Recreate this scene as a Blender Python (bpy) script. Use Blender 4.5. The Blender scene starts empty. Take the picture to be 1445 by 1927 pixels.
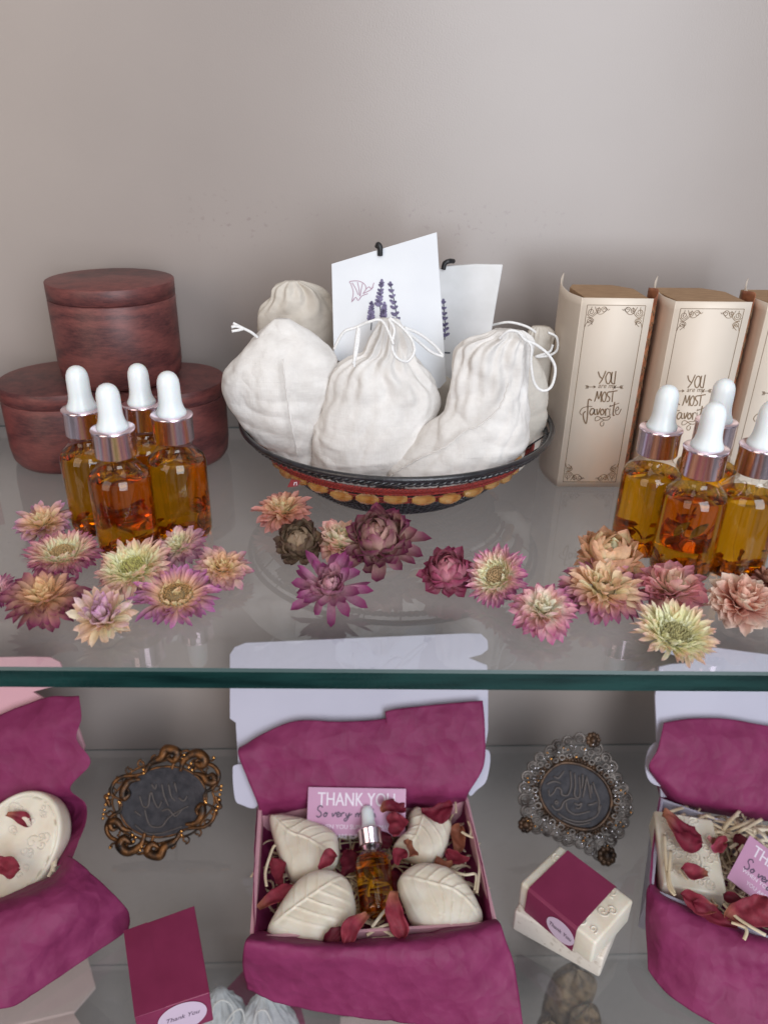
import bpy, math, random
from mathutils import Vector, Matrix, noise
from math import sin, cos, pi, radians as rad
V = Vector
CM = 0.01
# ------------------------------------------------------------------ camera, world, lights, exposure (all lengths in cm, scaled by CM)
FPX, CX, CY, HCAM = 1447.0, 722.5, 963.5, 22.0
TH, YAW, ROLL = rad(27), rad(2.6), rad(1.3)
_f = V((sin(YAW)*cos(TH), cos(YAW)*cos(TH), -sin(TH)))
_r = V((cos(YAW), -sin(YAW), 0)); _u = _r.cross(_f)
CR = _r*cos(ROLL)+_u*sin(ROLL); CU = -_r*sin(ROLL)+_u*cos(ROLL); CF = _f
CAM = V((0, 0, HCAM))
sc = bpy.context.scene
cd = bpy.data.cameras.new('camera'); cam = bpy.data.objects.new('camera', cd); sc.collection.objects.link(cam)
cd.sensor_fit = 'VERTICAL'; cd.sensor_height = 36; cd.lens = FPX/1927*36
cd.clip_start = 0.01; cd.clip_end = 50
cam.matrix_world = Matrix.Translation(CAM*CM) @ Matrix((CR, CU, -CF)).transposed().to_4x4()
cd.dof.use_dof = True; cd.dof.focus_distance = 0.45; cd.dof.aperture_fstop = 9
sc.camera = cam
w = bpy.data.worlds.new('World'); sc.world = w; w.use_nodes = True
_nt = w.node_tree; _bg = _nt.nodes['Background']; _bg.inputs[1].default_value = 0.80
_tc = _nt.nodes.new('ShaderNodeTexCoord'); _mp = _nt.nodes.new('ShaderNodeMapping'); _mp.inputs['Scale'].default_value = (2.6, 2.6, 0.5); _mp.inputs['Location'].default_value = (0.35, 0.1, 0.3)
_nz = _nt.nodes.new('ShaderNodeTexNoise'); _nz.inputs['Scale'].default_value = 1.3; _nz.inputs['Detail'].default_value = 1.5
_cr = _nt.nodes.new('ShaderNodeValToRGB'); _cr.color_ramp.elements[0].position = .40; _cr.color_ramp.elements[1].position = .62
_cr.color_ramp.elements[0].color = (.10, .09, .085, 1); _cr.color_ramp.elements[1].color = (.88, .93, 1.0, 1)
_nt.links.new(_tc.outputs['Generated'], _mp.inputs[0]); _nt.links.new(_mp.outputs[0], _nz.inputs['Vector']); _nt.links.new(_nz.outputs['Fac'], _cr.inputs[0]); _nt.links.new(_cr.outputs[0], _bg.inputs[0])
def area(name, loc, target, sx, sy, power, col):
    l = bpy.data.lights.new(name, 'AREA'); l.shape = 'RECTANGLE'; l.size = sx*CM; l.size_y = sy*CM
    l.energy = power; l.color = col
    o = bpy.data.objects.new(name, l); sc.collection.objects.link(o)
    o.location = V(loc)*CM
    o.rotation_euler = (V(target)-V(loc)).to_track_quat('-Z', 'Y').to_euler()
    o['kind'] = 'helper'
    return o
area('window_light', (46, -85, 44), (5, 50, -14), 72, 140, 41, (0.90, 0.94, 1.0))
area('room_light', (-80, -50, 40), (0, 50, -15), 60, 110, 10, (1.0, 0.84, 0.70))
area('ceiling_light', (5, 20, 110), (5, 50, 0), 70, 60, 4, (1.0, 0.94, 0.86))
sc.view_settings.view_transform = 'Standard'; sc.view_settings.look = 'None'
sc.view_settings.exposure = -1.0; sc.view_settings.gamma = 1.0; sc.view_settings.use_curve_mapping = False
sc.render.engine = 'CYCLES'
cy = sc.cycles
cy.use_denoising = True; cy.max_bounces = 14; cy.transparent_max_bounces = 32
cy.transmission_bounces = 12; cy.glossy_bounces = 5; cy.diffuse_bounces = 4
cy.caustics_refractive = True; cy.caustics_reflective = False; cy.blur_glossy = 0.6
cy.sample_clamp_indirect = 6

# ------------------------------------------------------------------ measuring from the camera
def ray(px, py): return CF + CR*((px-CX)/FPX) - CU*((py-CY)/FPX)
def oz(px, py, z=0.0):
    d = ray(px, py); return CAM + d*((z-HCAM)/d.z)
def oy(px, py, y):
    d = ray(px, py); return CAM + d*(y/d.y)
class Plane:
    """a plane with a basis e1 (to the right), e2 (up the slope), n (towards the viewer)"""
    def __init__(s, o, n, up=(0, 0, 1)):
        s.o = V(o); s.n = V(n).normalized()
        u = V(up); s.e2 = (u - s.n*u.dot(s.n)).normalized(); s.e1 = s.e2.cross(s.n)
    def hit(s, px, py):
        d = ray(px, py); return CAM + d*((s.o-CAM).dot(s.n)/d.dot(s.n))
    def ab(s, px, py):
        p = s.hit(px, py)-s.o; return p.dot(s.e1), p.dot(s.e2)
    def pt(s, a, b, h=0): return s.o + s.e1*a + s.e2*b + s.n*h

# ------------------------------------------------------------------ mesh building
C = sc.collection
class MB:
    def __init__(s): s.v = []; s.f = []; s.c = []
    def add(s, vs, fs, cols=None):
        b = len(s.v); s.v += [V(p) for p in vs]; s.f += [tuple(i+b for i in f) for f in fs]
        s.c += list(cols) if cols else [(1, 1, 1)]*len(vs)
        return s
    def grid(s, rows, closed=False, cols=None, flip=False):
        n = len(rows[0]); vs = [p for r in rows for p in r]; fs = []
        for i in range(len(rows)-1):
            for j in range(n if closed else n-1):
                k = (j+1) % n
                q = (i*n+j, i*n+k, (i+1)*n+k, (i+1)*n+j)
                fs.append(q[::-1] if flip else q)
        return s.add(vs, fs, [c for r in cols for c in r] if cols else None)
    def lathe(s, prof, o=(0, 0, 0), seg=40, axis=None, a0=0):
        o = V(o); A = axis or (V((1, 0, 0)), V((0, 1, 0)), V((0, 0, 1)))
        rows = []
        for r, z in prof:
            r = max(r, 1e-4)
            rows.append([o + A[0]*r*cos(2*pi*i/seg+a0) + A[1]*r*sin(2*pi*i/seg+a0) + A[2]*z for i in range(seg)])
        return s.grid(rows, closed=True)
    def tube(s, path, r, seg=8, closed=False, caps=True):
        path = [V(p) for p in path]; n = len(path); rows = []; ref = None
        for i, p in enumerate(path):
            a = path[(i-1) % n] if (closed or i > 0) else p
            b = path[(i+1) % n] if (closed or i < n-1) else p
            t = (b-a)
            if t.length < 1e-9: t = V((0, 0, 1))
            t.normalize()
            if ref is None: ref = t.orthogonal().normalized()
            ref = (ref - t*ref.dot(t))
            if ref.length < 1e-6: ref = t.orthogonal()
            ref.normalize(); q = t.cross(ref)
            rr = r(i/(n-1)) if callable(r) else r
            rows.append([p + ref*rr*cos(2*pi*k/seg) + q*rr*sin(2*pi*k/seg) for k in range(seg)])
        if closed: rows.append(rows[0])
        elif caps:
            rows = [[path[0]]*seg] + rows + [[path[-1]]*seg]
        return s.grid(rows, closed=True)
    def ball(s, o, r, seg=10, sq=(1, 1, 1)):
        o = V(o); rows = []
        for i in range(seg//2+1):
            t = pi*i/(seg//2)
            rows.append([o + V((r*sq[0]*sin(t)*cos(2*pi*j/seg), r*sq[1]*sin(t)*sin(2*pi*j/seg), -r*sq[2]*cos(t))) for j in range(seg)])
        return s.grid(rows, closed=True)
    def box(s, o, size, A=None, bev=0):
        o = V(o); A = A or (V((1, 0, 0)), V((0, 1, 0)), V((0, 0, 1)))
        hx, hy, hz = [k/2 for k in size]
        vs = [o + A[0]*x*hx + A[1]*y*hy + A[2]*z*hz for z in (-1, 1) for x, y in ((-1, -1), (1, -1), (1, 1), (-1, 1))]
        return s.add(vs, [(3, 2, 1, 0), (4, 5, 6, 7), (0, 1, 5, 4), (1, 2, 6, 5), (2, 3, 7, 6), (3, 0, 4, 7)])
    def prism(s, poly, d):
        """closed solid: polygon of 3-D points pushed along vector d"""
        n = len(poly); d = V(d); poly = [V(p) for p in poly]
        return s.add(poly + [p+d for p in poly], [tuple(range(n))[::-1], tuple(range(n, 2*n))] +
                     [(i, (i+1) % n, n+(i+1) % n, n+i) for i in range(n)])
    def ribbon(s, path, wd, n, h=0.0):
        """flat stroke on a surface with normal n, lifted h"""
        path = [V(p) for p in path]; L = []; R_ = []; n = V(n)
        for i, p in enumerate(path):
            t = path[min(i+1, len(path)-1)] - path[max(i-1, 0)]
            if t.length < 1e-9: t = V((1, 0, 0))
            q = n.cross(t.normalized()).normalized()
            ww = wd(i/(len(path)-1)) if callable(wd) else wd
            L.append(p+q*ww/2+n*h); R_.append(p-q*ww/2+n*h)
        return s.grid([L, R_])
    def build(s, name, mat, parent=None, origin=None, smooth=True, bevel=0, bseg=2, subsurf=0, solid=0, weld=False):
        org = V(origin) if origin is not None else (V(parent['_o']) if parent is not None and '_o' in parent else V((0, 0, 0)))
        me = bpy.data.meshes.new(name)
        me.from_pydata([tuple((p-org)*CM) for p in s.v], [], s.f)
        if any(c != (1, 1, 1) for c in s.c):
            at = me.color_attributes.new('Col', 'FLOAT_COLOR', 'POINT')
            at.data.foreach_set('color', [x for c in s.c for x in (c[0], c[1], c[2], 1)])
        if weld:
            import bmesh
            bm = bmesh.new(); bm.from_mesh(me); bmesh.ops.remove_doubles(bm, verts=bm.verts, dist=1e-6)
            bmesh.ops.recalc_face_normals(bm, faces=bm.faces); bm.to_mesh(me); bm.free()
        me.materials.append(mat)
        for p in me.polygons: p.use_smooth = smooth
        me.validate(); me.update()
        o = bpy.data.objects.new(name, me); C.objects.link(o)
        if parent is not None: o.parent = parent
        else: o.location = org*CM; 
        if parent is None and origin is not None: o['_o'] = list(org)
        if parent is not None: o['_o'] = list(org)
        if solid:
            m = o.modifiers.new('s', 'SOLIDIFY'); m.thickness = solid*CM; m.offset = 0
        if bevel:
            m = o.modifiers.new('b', 'BEVEL'); m.width = bevel*CM; m.segments = bseg; m.limit_method = 'ANGLE'; m.angle_limit = rad(35)
        if subsurf:
            m = o.modifiers.new('u', 'SUBSURF'); m.levels = m.render_levels = subsurf
        return o
def empty(name, loc, label=None, cat=None, group=None, kind=None):
    o = bpy.data.objects.new(name, None); C.objects.link(o); o.location = V(loc)*CM; o['_o'] = list(V(loc))
    o.empty_display_size = 0.01
    return tag(o, label, cat, group, kind)
def tag(o, label=None, cat=None, group=None, kind=None):
    if label: o['label'] = label
    if cat: o['category'] = cat
    if group: o['group'] = group
    if kind: o['kind'] = kind
    return o
def smoothpath(pts, n=8, closed=False):
    pts = [V(p) for p in pts]; m = len(pts); out = []
    rng = range(m if closed else m-1)
    for i in rng:
        if closed: p0, p1, p2, p3 = pts[i-1], pts[i], pts[(i+1) % m], pts[(i+2) % m]
        else: p0, p1, p2, p3 = pts[max(i-1, 0)], pts[i], pts[i+1], pts[min(i+2, m-1)]
        for k in range(n):
            t = k/n
            out.append(0.5*((2*p1)+(p2-p0)*t+(2*p0-5*p1+4*p2-p3)*t*t+(3*p1-p0-3*p2+p3)*t**3))
    if not closed: out.append(pts[-1])
    return out
def resample(pts, n):
    d = [0]
    for a, b in zip(pts, pts[1:]): d.append(d[-1]+(b-a).length)
    out = []; j = 0
    for i in range(n):
        t = d[-1]*i/(n-1)
        while j < len(d)-2 and d[j+1] < t: j += 1
        L = d[j+1]-d[j]; out.append(pts[j].lerp(pts[j+1], (t-d[j])/L if L > 0 else 0))
    return out
def fnoise(p, s, seed=0): return noise.noise(V(p)*s+V((seed*7.3, seed*3.1, seed*5.7)))

# ------------------------------------------------------------------ materials
def mat(name, col, rough=0.5, metal=0, spec=0.5, build=None, **kw):
    m = bpy.data.materials.new(name); m.use_nodes = True; nt = m.node_tree
    b = nt.nodes['Principled BSDF']
    b.inputs['Base Color'].default_value = (*col, 1); b.inputs['Roughness'].default_value = rough
    b.inputs['Metallic'].default_value = metal; b.inputs['Specular IOR Level'].default_value = spec
    for k, v in kw.items(): b.inputs[k.replace('_', ' ')].default_value = v
    if build: build(nt, b)
    return m
def N(nt, t, **kw):
    n = nt.nodes.new(t)
    for k, v in kw.items():
        if k in n.inputs.keys(): n.inputs[k].default_value = v
        else: setattr(n, k, v)
    return n
def vary(c1, c2, scale=30, detail=5, bump=0.0, bscale=200, stretch=(1, 1, 1), rough=None, lo=0.35, hi=0.65):
    """two-tone noise colour with a fine bump, object space (metres)"""
    def f(nt, b):
        tc = N(nt, 'ShaderNodeTexCoord'); mp = N(nt, 'ShaderNodeMapping'); mp.inputs['Scale'].default_value = stretch
        nt.links.new(tc.outputs['Object'], mp.inputs['Vector'])
        n1 = N(nt, 'ShaderNodeTexNoise', Scale=scale, Detail=detail); nt.links.new(mp.outputs[0], n1.inputs['Vector'])
        cr = N(nt, 'ShaderNodeValToRGB'); cr.color_ramp.elements[0].position = lo; cr.color_ramp.elements[1].position = hi
        cr.color_ramp.elements[0].color = (*c1, 1); cr.color_ramp.elements[1].color = (*c2, 1)
        nt.links.new(n1.outputs['Fac'], cr.inputs[0]); nt.links.new(cr.outputs[0], b.inputs['Base Color'])
        if bump:
            n2 = N(nt, 'ShaderNodeTexNoise', Scale=bscale, Detail=4); nt.links.new(tc.outputs['Object'], n2.inputs['Vector'])
            bp = N(nt, 'ShaderNodeBump', Strength=bump, Distance=0.001); nt.links.new(n2.outputs['Fac'], bp.inputs['Height'])
            nt.links.new(bp.outputs[0], b.inputs['Normal'])
        if rough:
            mr = N(nt, 'ShaderNodeMapRange'); mr.inputs[3].default_value, mr.inputs[4].default_value = rough
            nt.links.new(n1.outputs['Fac'], mr.inputs[0]); nt.links.new(mr.outputs[0], b.inputs['Roughness'])
    return f
def translucent_mix(m, fac, col=None, attr=None):
    nt = m.node_tree; out = nt.nodes['Material Output']; b = nt.nodes['Principled BSDF']
    t = N(nt, 'ShaderNodeBsdfTranslucent'); mx = N(nt, 'ShaderNodeMixShader'); mx.inputs[0].default_value = fac
    if col: t.inputs[0].default_value = (*col, 1)
    src = b.inputs['Base Color'].links
    if not col and src: nt.links.new(src[0].from_socket, t.inputs[0])
    nt.links.new(b.outputs[0], mx.inputs[1]); nt.links.new(t.outputs[0], mx.inputs[2]); nt.links.new(mx.outputs[0], out.inputs[0])
    return m
def vcol(nt, b, rough=None):
    a = N(nt, 'ShaderNodeAttribute', attribute_name='Col')
    tc = N(nt, 'ShaderNodeTexCoord')
    n1 = N(nt, 'ShaderNodeTexNoise', Scale=700.0, Detail=3); nt.links.new(tc.outputs['Object'], n1.inputs['Vector'])
    mr = N(nt, 'ShaderNodeMapRange'); mr.inputs[3].default_value = 0.75; mr.inputs[4].default_value = 1.22
    nt.links.new(n1.outputs['Fac'], mr.inputs[0])
    mx = N(nt, 'ShaderNodeVectorMath', operation='MULTIPLY')
    cmb = N(nt, 'ShaderNodeCombineXYZ')
    for k in range(3): nt.links.new(mr.outputs[0], cmb.inputs[k])
    nt.links.new(a.outputs['Color'], mx.inputs[0]); nt.links.new(cmb.outputs[0], mx.inputs[1])
    nt.links.new(mx.outputs[0], b.inputs['Base Color'])

def sheet_glass(name, tint, spec=1.6, smudge_veil=True, rough=0.015):
    m = bpy.data.materials.new(name); m.use_nodes = True; nt = m.node_tree; nt.nodes.remove(nt.nodes['Principled BSDF'])
    out = nt.nodes['Material Output']
    tr = N(nt, 'ShaderNodeBsdfTransparent'); tr.inputs[0].default_value = (*tint, 1)
    gl = N(nt, 'ShaderNodeBsdfGlossy', Roughness=rough)
    fr = N(nt, 'ShaderNodeFresnel', IOR=1.5)
    geo = N(nt, 'ShaderNodeNewGeometry'); inv = N(nt, 'ShaderNodeMath', operation='SUBTRACT'); inv.inputs[0].default_value = 1
    nt.links.new(geo.outputs['Backfacing'], inv.inputs[1])
    m1 = N(nt, 'ShaderNodeMath', operation='MULTIPLY'); m1.inputs[1].default_value = spec; nt.links.new(fr.outputs[0], m1.inputs[0])
    m2 = N(nt, 'ShaderNodeMath', operation='MULTIPLY', use_clamp=True); nt.links.new(m1.outputs[0], m2.inputs[0]); nt.links.new(inv.outputs[0], m2.inputs[1])
    mx = N(nt, 'ShaderNodeMixShader'); nt.links.new(m2.outputs[0], mx.inputs[0]); nt.links.new(tr.outputs[0], mx.inputs[1]); nt.links.new(gl.outputs[0], mx.inputs[2])
    last = mx
    if smudge_veil:   # dust and finger marks, plus a pale film painted as veiling reflection
        tc = N(nt, 'ShaderNodeTexCoord')
        n1 = N(nt, 'ShaderNodeTexNoise', Scale=26.0, Detail=8, Roughness=0.7, Distortion=0.8); nt.links.new(tc.outputs['Object'], n1.inputs['Vector'])
        mr = N(nt, 'ShaderNodeMapRange'); mr.inputs[1].default_value = 0.5; mr.inputs[2].default_value = 0.8; mr.inputs[3].default_value = 0.07; mr.inputs[4].default_value = 0.17
        nt.links.new(n1.outputs['Fac'], mr.inputs[0])
        n2 = N(nt, 'ShaderNodeTexVoronoi', Scale=90.0); nt.links.new(tc.outputs['Object'], n2.inputs['Vector'])
        lt = N(nt, 'ShaderNodeMath', operation='LESS_THAN'); lt.inputs[1].default_value = 0.035; nt.links.new(n2.outputs['Distance'], lt.inputs[0])
        l2 = N(nt, 'ShaderNodeMath', operation='MULTIPLY_ADD'); l2.inputs[1].default_value = 0.22; nt.links.new(lt.outputs[0], l2.inputs[0]); nt.links.new(mr.outputs[0], l2.inputs[2])
        m3 = N(nt, 'ShaderNodeMath', operation='MULTIPLY', use_clamp=True); nt.links.new(l2.outputs[0], m3.inputs[0]); nt.links.new(inv.outputs[0], m3.inputs[1])
        df = N(nt, 'ShaderNodeBsdfDiffuse'); df.inputs[0].default_value = (0.58, 0.60, 0.64, 1)
        mx2 = N(nt, 'ShaderNodeMixShader'); nt.links.new(m3.outputs[0], mx2.inputs[0]); nt.links.new(mx.outputs[0], mx2.inputs[1]); nt.links.new(df.outputs[0], mx2.inputs[2])
        last = mx2
    nt.links.new(last.outputs[0], out.inputs[0])
    return m
def refr(name, col, ior=1.42, rough=0.0):
    m = bpy.data.materials.new(name); m.use_nodes = True; nt = m.node_tree; nt.nodes.remove(nt.nodes['Principled BSDF'])
    r = N(nt, 'ShaderNodeBsdfGlass', Roughness=rough, IOR=ior); r.inputs['Color'].default_value = (*col, 1)
    nt.links.new(r.outputs[0], nt.nodes['Material Output'].inputs[0]); return m

def wall_nodes(nt, b):
    tc = N(nt, 'ShaderNodeTexCoord')
    n1 = N(nt, 'ShaderNodeTexNoise', Scale=6.0, Detail=3); nt.links.new(tc.outputs['Object'], n1.inputs['Vector'])
    cr = N(nt, 'ShaderNodeValToRGB'); cr.color_ramp.elements[0].position = 0.3; cr.color_ramp.elements[1].position = 0.7
    cr.color_ramp.elements[0].color = (0.330, 0.286, 0.266, 1); cr.color_ramp.elements[1].color = (0.365, 0.318, 0.296, 1)
    nt.links.new(n1.outputs['Fac'], cr.inputs[0])
    # scuffs: small dark specks in a few worn places
    mask = None
    for (x, z, sx, sz) in ((-0.085, 0.155, 0.05, 0.02), (0.085, 0.152, 0.05, 0.018), (-0.26, 0.215, 0.02, 0.012), (0.16, -0.09, 0.06, 0.02), (0.05, 0.16, 0.13, 0.012)):
        mp = N(nt, 'ShaderNodeMapping'); mp.inputs['Location'].default_value = (-x/sx, 0, -z/sz); mp.inputs['Scale'].default_value = (1/sx, 0, 1/sz)
        nt.links.new(tc.outputs['Object'], mp.inputs['Vector'])
        ln = N(nt, 'ShaderNodeVectorMath', operation='LENGTH'); nt.links.new(mp.outputs[0], ln.inputs[0])
        mr = N(nt, 'ShaderNodeMapRange'); mr.inputs[1].default_value = 1.3; mr.inputs[2].default_value = 0.2; nt.links.new(ln.outputs['Value'], mr.inputs[0])
        if mask is None: mask = mr.outputs[0]
        else:
            mm = N(nt, 'ShaderNodeMath', operation='MAXIMUM'); nt.links.new(mask, mm.inputs[0]); nt.links.new(mr.outputs[0], mm.inputs[1]); mask = mm.outputs[0]
    n2 = N(nt, 'ShaderNodeTexNoise', Scale=260.0, Detail=3); nt.links.new(tc.outputs['Object'], n2.inputs['Vector'])
    th = N(nt, 'ShaderNodeMapRange'); th.inputs[1].default_value = 0.62; th.inputs[2].default_value = 0.70; nt.links.new(n2.outputs['Fac'], th.inputs[0])
    mu = N(nt, 'ShaderNodeMath', operation='MULTIPLY'); nt.links.new(th.outputs[0], mu.inputs[0]); nt.links.new(mask, mu.inputs[1])
    m5 = N(nt, 'ShaderNodeMath', operation='MULTIPLY'); m5.inputs[1].default_value = 0.35; nt.links.new(mu.outputs[0], m5.inputs[0])
    mc = N(nt, 'ShaderNodeMix', data_type='RGBA'); nt.links.new(m5.outputs[0], mc.inputs[0]); nt.links.new(cr.outputs[0], mc.inputs[6]); mc.inputs[7].default_value = (0.2, 0.15, 0.15, 1)
    nt.links.new(mc.outputs[2], b.inputs['Base Color'])
    nb = N(nt, 'ShaderNodeTexNoise', Scale=900.0, Detail=2); nt.links.new(tc.outputs['Object'], nb.inputs['Vector'])
    bp = N(nt, 'ShaderNodeBump', Strength=0.08, Distance=0.001); nt.links.new(nb.outputs['Fac'], bp.inputs['Height']); nt.links.new(bp.outputs[0], b.inputs['Normal'])
def wood_nodes(nt, b):
    tc = N(nt, 'ShaderNodeTexCoord'); mp = N(nt, 'ShaderNodeMapping'); mp.inputs['Scale'].default_value = (1, 1, 3.2)
    nt.links.new(tc.outputs['Object'], mp.inputs['Vector'])
    wv = N(nt, 'ShaderNodeTexWave', wave_type='BANDS', Scale=5.0, Distortion=16.0, Detail=6)
    wv.inputs['Detail Scale'].default_value = 2.0; wv.bands_direction = 'Z'
    nt.links.new(mp.outputs[0], wv.inputs['Vector'])
    n2 = N(nt, 'ShaderNodeTexNoise', Scale=420.0, Detail=7, Roughness=0.8)
    mp3 = N(nt, 'ShaderNodeMapping'); mp3.inputs['Scale'].default_value = (.35, .35, 1.6); nt.links.new(tc.outputs['Object'], mp3.inputs['Vector']); nt.links.new(mp3.outputs[0], n2.inputs['Vector'])
    cr = N(nt, 'ShaderNodeValToRGB'); cr.color_ramp.elements[0].position = .34; cr.color_ramp.elements[1].position = .78; cr.color_ramp.elements[0].color = (0.055, 0.017, 0.020, 1); cr.color_ramp.elements[1].color = (0.21, 0.062, 0.055, 1)
    ad = N(nt, 'ShaderNodeMath', operation='MULTIPLY_ADD'); ad.inputs[1].default_value = 0.9; nt.links.new(n2.outputs['Fac'], ad.inputs[0])
    m1 = N(nt, 'ShaderNodeMath', operation='MULTIPLY'); m1.inputs[1].default_value = 0.2; nt.links.new(wv.outputs['Fac'], m1.inputs[0]); nt.links.new(m1.outputs[0], ad.inputs[2])
    nt.links.new(ad.outputs[0], cr.inputs[0]); nt.links.new(cr.outputs[0], b.inputs['Base Color'])
    bp = N(nt, 'ShaderNodeBump', Strength=0.12, Distance=0.0006); nt.links.new(n2.outputs['Fac'], bp.inputs['Height']); nt.links.new(bp.outputs[0], b.inputs['Normal'])
def cloth_nodes(c1, c2):
    def f(nt, b):
        tc = N(nt, 'ShaderNodeTexCoord')
        n1 = N(nt, 'ShaderNodeTexNoise', Scale=45.0, Detail=6, Roughness=0.65); nt.links.new(tc.outputs['Object'], n1.inputs['Vector'])
        cr = N(nt, 'ShaderNodeValToRGB'); cr.color_ramp.elements[0].position = 0.35; cr.color_ramp.elements[1].position = 0.65
        cr.color_ramp.elements[0].color = (*c1, 1); cr.color_ramp.elements[1].color = (*c2, 1)
        nt.links.new(n1.outputs['Fac'], cr.inputs[0]); nt.links.new(cr.outputs[0], b.inputs['Base Color'])
        h = None
        for sc_ in ((40, 40, 1400), (1400, 1400, 40)):
            mp = N(nt, 'ShaderNodeMapping'); mp.inputs['Scale'].default_value = sc_; mp.inputs['Rotation'].default_value = (0.15, 0.1, 0.4)
            nt.links.new(tc.outputs['Object'], mp.inputs['Vector'])
            n2 = N(nt, 'ShaderNodeTexNoise', Scale=1.0, Detail=2); nt.links.new(mp.outputs[0], n2.inputs['Vector'])
            if h is None: h = n2.outputs['Fac']
            else:
                a = N(nt, 'ShaderNodeMath', operation='ADD'); nt.links.new(h, a.inputs[0]); nt.links.new(n2.outputs['Fac'], a.inputs[1]); h = a.outputs[0]
        n3 = N(nt, 'ShaderNodeTexNoise', Scale=26.0, Detail=2, Roughness=0.45, Distortion=0.9); nt.links.new(tc.outputs['Object'], n3.inputs['Vector'])
        sb = N(nt, 'ShaderNodeMath', operation='SUBTRACT'); sb.inputs[1].default_value = .5; nt.links.new(n3.outputs['Fac'], sb.inputs[0])
        ab = N(nt, 'ShaderNodeMath', operation='ABSOLUTE'); nt.links.new(sb.outputs[0], ab.inputs[0])
        b2 = N(nt, 'ShaderNodeBump', Strength=0.3, Distance=0.012); nt.links.new(ab.outputs[0], b2.inputs['Height'])
        bp = N(nt, 'ShaderNodeBump', Strength=0.35, Distance=0.0006); nt.links.new(h, bp.inputs['Height']); nt.links.new(b2.outputs[0], bp.inputs['Normal'])
        nt.links.new(bp.outputs[0], b.inputs['Normal'])
    return f

M = {}
M['wall'] = mat('wall_paint', (.38, .34, .32), 0.30, spec=0.55, build=wall_nodes)
M['wood'] = mat('red_wood', (.1, .03, .03), 0.46, build=wood_nodes)
M['glass'] = sheet_glass('shelf_glass', (0.965, 0.972, 0.966), 1.7)
M['glass_edge'] = mat('shelf_glass_edge', (0.004, 0.022, 0.022), 0.12, spec=0.5, build=vary((.002, .014, .014), (.010, .045, .042), 14, stretch=(1, 1, 9), rough=(0.06, 0.3), bump=.15, bscale=500))
M['glass_bevel'] = mat('shelf_glass_bevel', (0.05, 0.085, 0.085), 0.3)
M['bottle'] = sheet_glass('bottle_glass', (0.985, 0.985, 0.98), 1.3, smudge_veil=False, rough=0.01)
M['oil'] = refr('amber_oil', (1.0, 0.68, 0.11), 1.36)
M['oil_deep'] = refr('orange_oil', (1.0, 0.50, 0.06), 1.36)
M['oil_gold'] = refr('golden_oil', (1.0, 0.68, 0.10), 1.36)
M['collar'] = mat('pink_metal', (.92, .76, .85), 0.2, 1.0)
M['rubber'] = mat('white_rubber', (.80, .82, .84), 0.28, spec=0.5, build=vary((.78, .80, .82), (.83, .85, .87), 40), Subsurface_Weight=0.15)
M['sediment'] = mat('soaked_petals', (.2, .05, .02), 0.5, build=vary((.13, .035, .02), (.52, .20, .06), 300, lo=.4, hi=.6))
M['leafbit'] = mat('soaked_leaf', (.06, .06, .02), 0.5, build=vary((.05, .03, .02), (.16, .12, .05), 300))
M['cotton'] = translucent_mix(mat('cotton_muslin', (.72, .68, .63), 0.9, spec=0.1, build=cloth_nodes((.76, .73, .70), (.94, .915, .89))), 0.2)
M['cotton_cream'] = translucent_mix(mat('cream_muslin', (.66, .6, .5), 0.9, spec=0.1, build=cloth_nodes((.66, .61, .54), (.78, .73, .66))), 0.2)
M['string'] = mat('cotton_string', (.85, .84, .83), 0.8, build=vary((.78, .77, .76), (.90, .89, .88), 900, bump=.5, bscale=2500))
M['card'] = mat('white_card', (.72, .74, .78), 0.55, build=vary((.70, .72, .76), (.75, .77, .80), 25))
M['card2'] = mat('paper_packet', (.68, .68, .68), 0.65, build=vary((.64, .64, .64), (.72, .72, .73), 60, bump=.2, bscale=90))
M['lavender'] = mat('lavender_ink', (.10, .08, .17), 0.6, build=vary((.07, .055, .12), (.22, .19, .33), 400))
M['stalk'] = mat('stalk_ink', (.09, .10, .12), 0.6)
M['pinkink'] = mat('pink_ink', (.45, .30, .38), 0.6)
M['black'] = mat('black_cord', (.012, .012, .014), 0.4)
M['iron'] = mat('black_wire', (.016, .015, .019), 0.28, spec=0.7, build=vary((.010, .010, .012), (.024, .022, .028), 200, bump=.2, bscale=900))
M['redbraid'] = mat('red_braid', (.22, .015, .015), 0.45, build=vary((.13, .008, .010), (.33, .03, .02), 900, bump=.8, bscale=1800))
M['amber'] = mat('amber_bead', (.85, .42, .13), 0.15, spec=0.6, Transmission_Weight=0.55, Subsurface_Weight=0.2, build=vary((.52, .20, .045), (.80, .42, .15), 150))
M['redpaper'] = mat('red_paper', (.22, .012, .02), 0.5)
M['sleeve'] = mat('printed_card', (.76, .66, .56), 0.5, build=vary((.73, .635, .535), (.77, .675, .575), 20))
M['kraft'] = mat('kraft_board', (.36, .22, .12), 0.75, build=vary((.31, .185, .10), (.40, .25, .14), 120, stretch=(1, 4, 1)))
M['goldink'] = mat('brown_print', (.23, .15, .085), 0.45, build=vary((.19, .12, .07), (.27, .18, .10), 60))
M['orange'] = mat('orange_print', (.52, .20, .09), 0.5, build=vary((.20, .055, .025), (.48, .19, .09), 130))
M['petal'] = translucent_mix(mat('dried_flower_petal', (.5, .3, .4), 0.55, spec=0.3, build=vcol), 0.36)
M['lilacbox'] = mat('lilac_board', (.50, .49, .60), 0.5, build=vary((.48, .47, .58), (.52, .51, .62), 12))
M['pinkbox'] = mat('pink_board', (.66, .36, .42), 0.55, build=vary((.63, .34, .40), (.69, .38, .44), 15))
M['palepink'] = mat('pale_pink_board', (.60, .47, .45), 0.55, build=vary((.57, .45, .43), (.63, .50, .48), 15))
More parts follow.
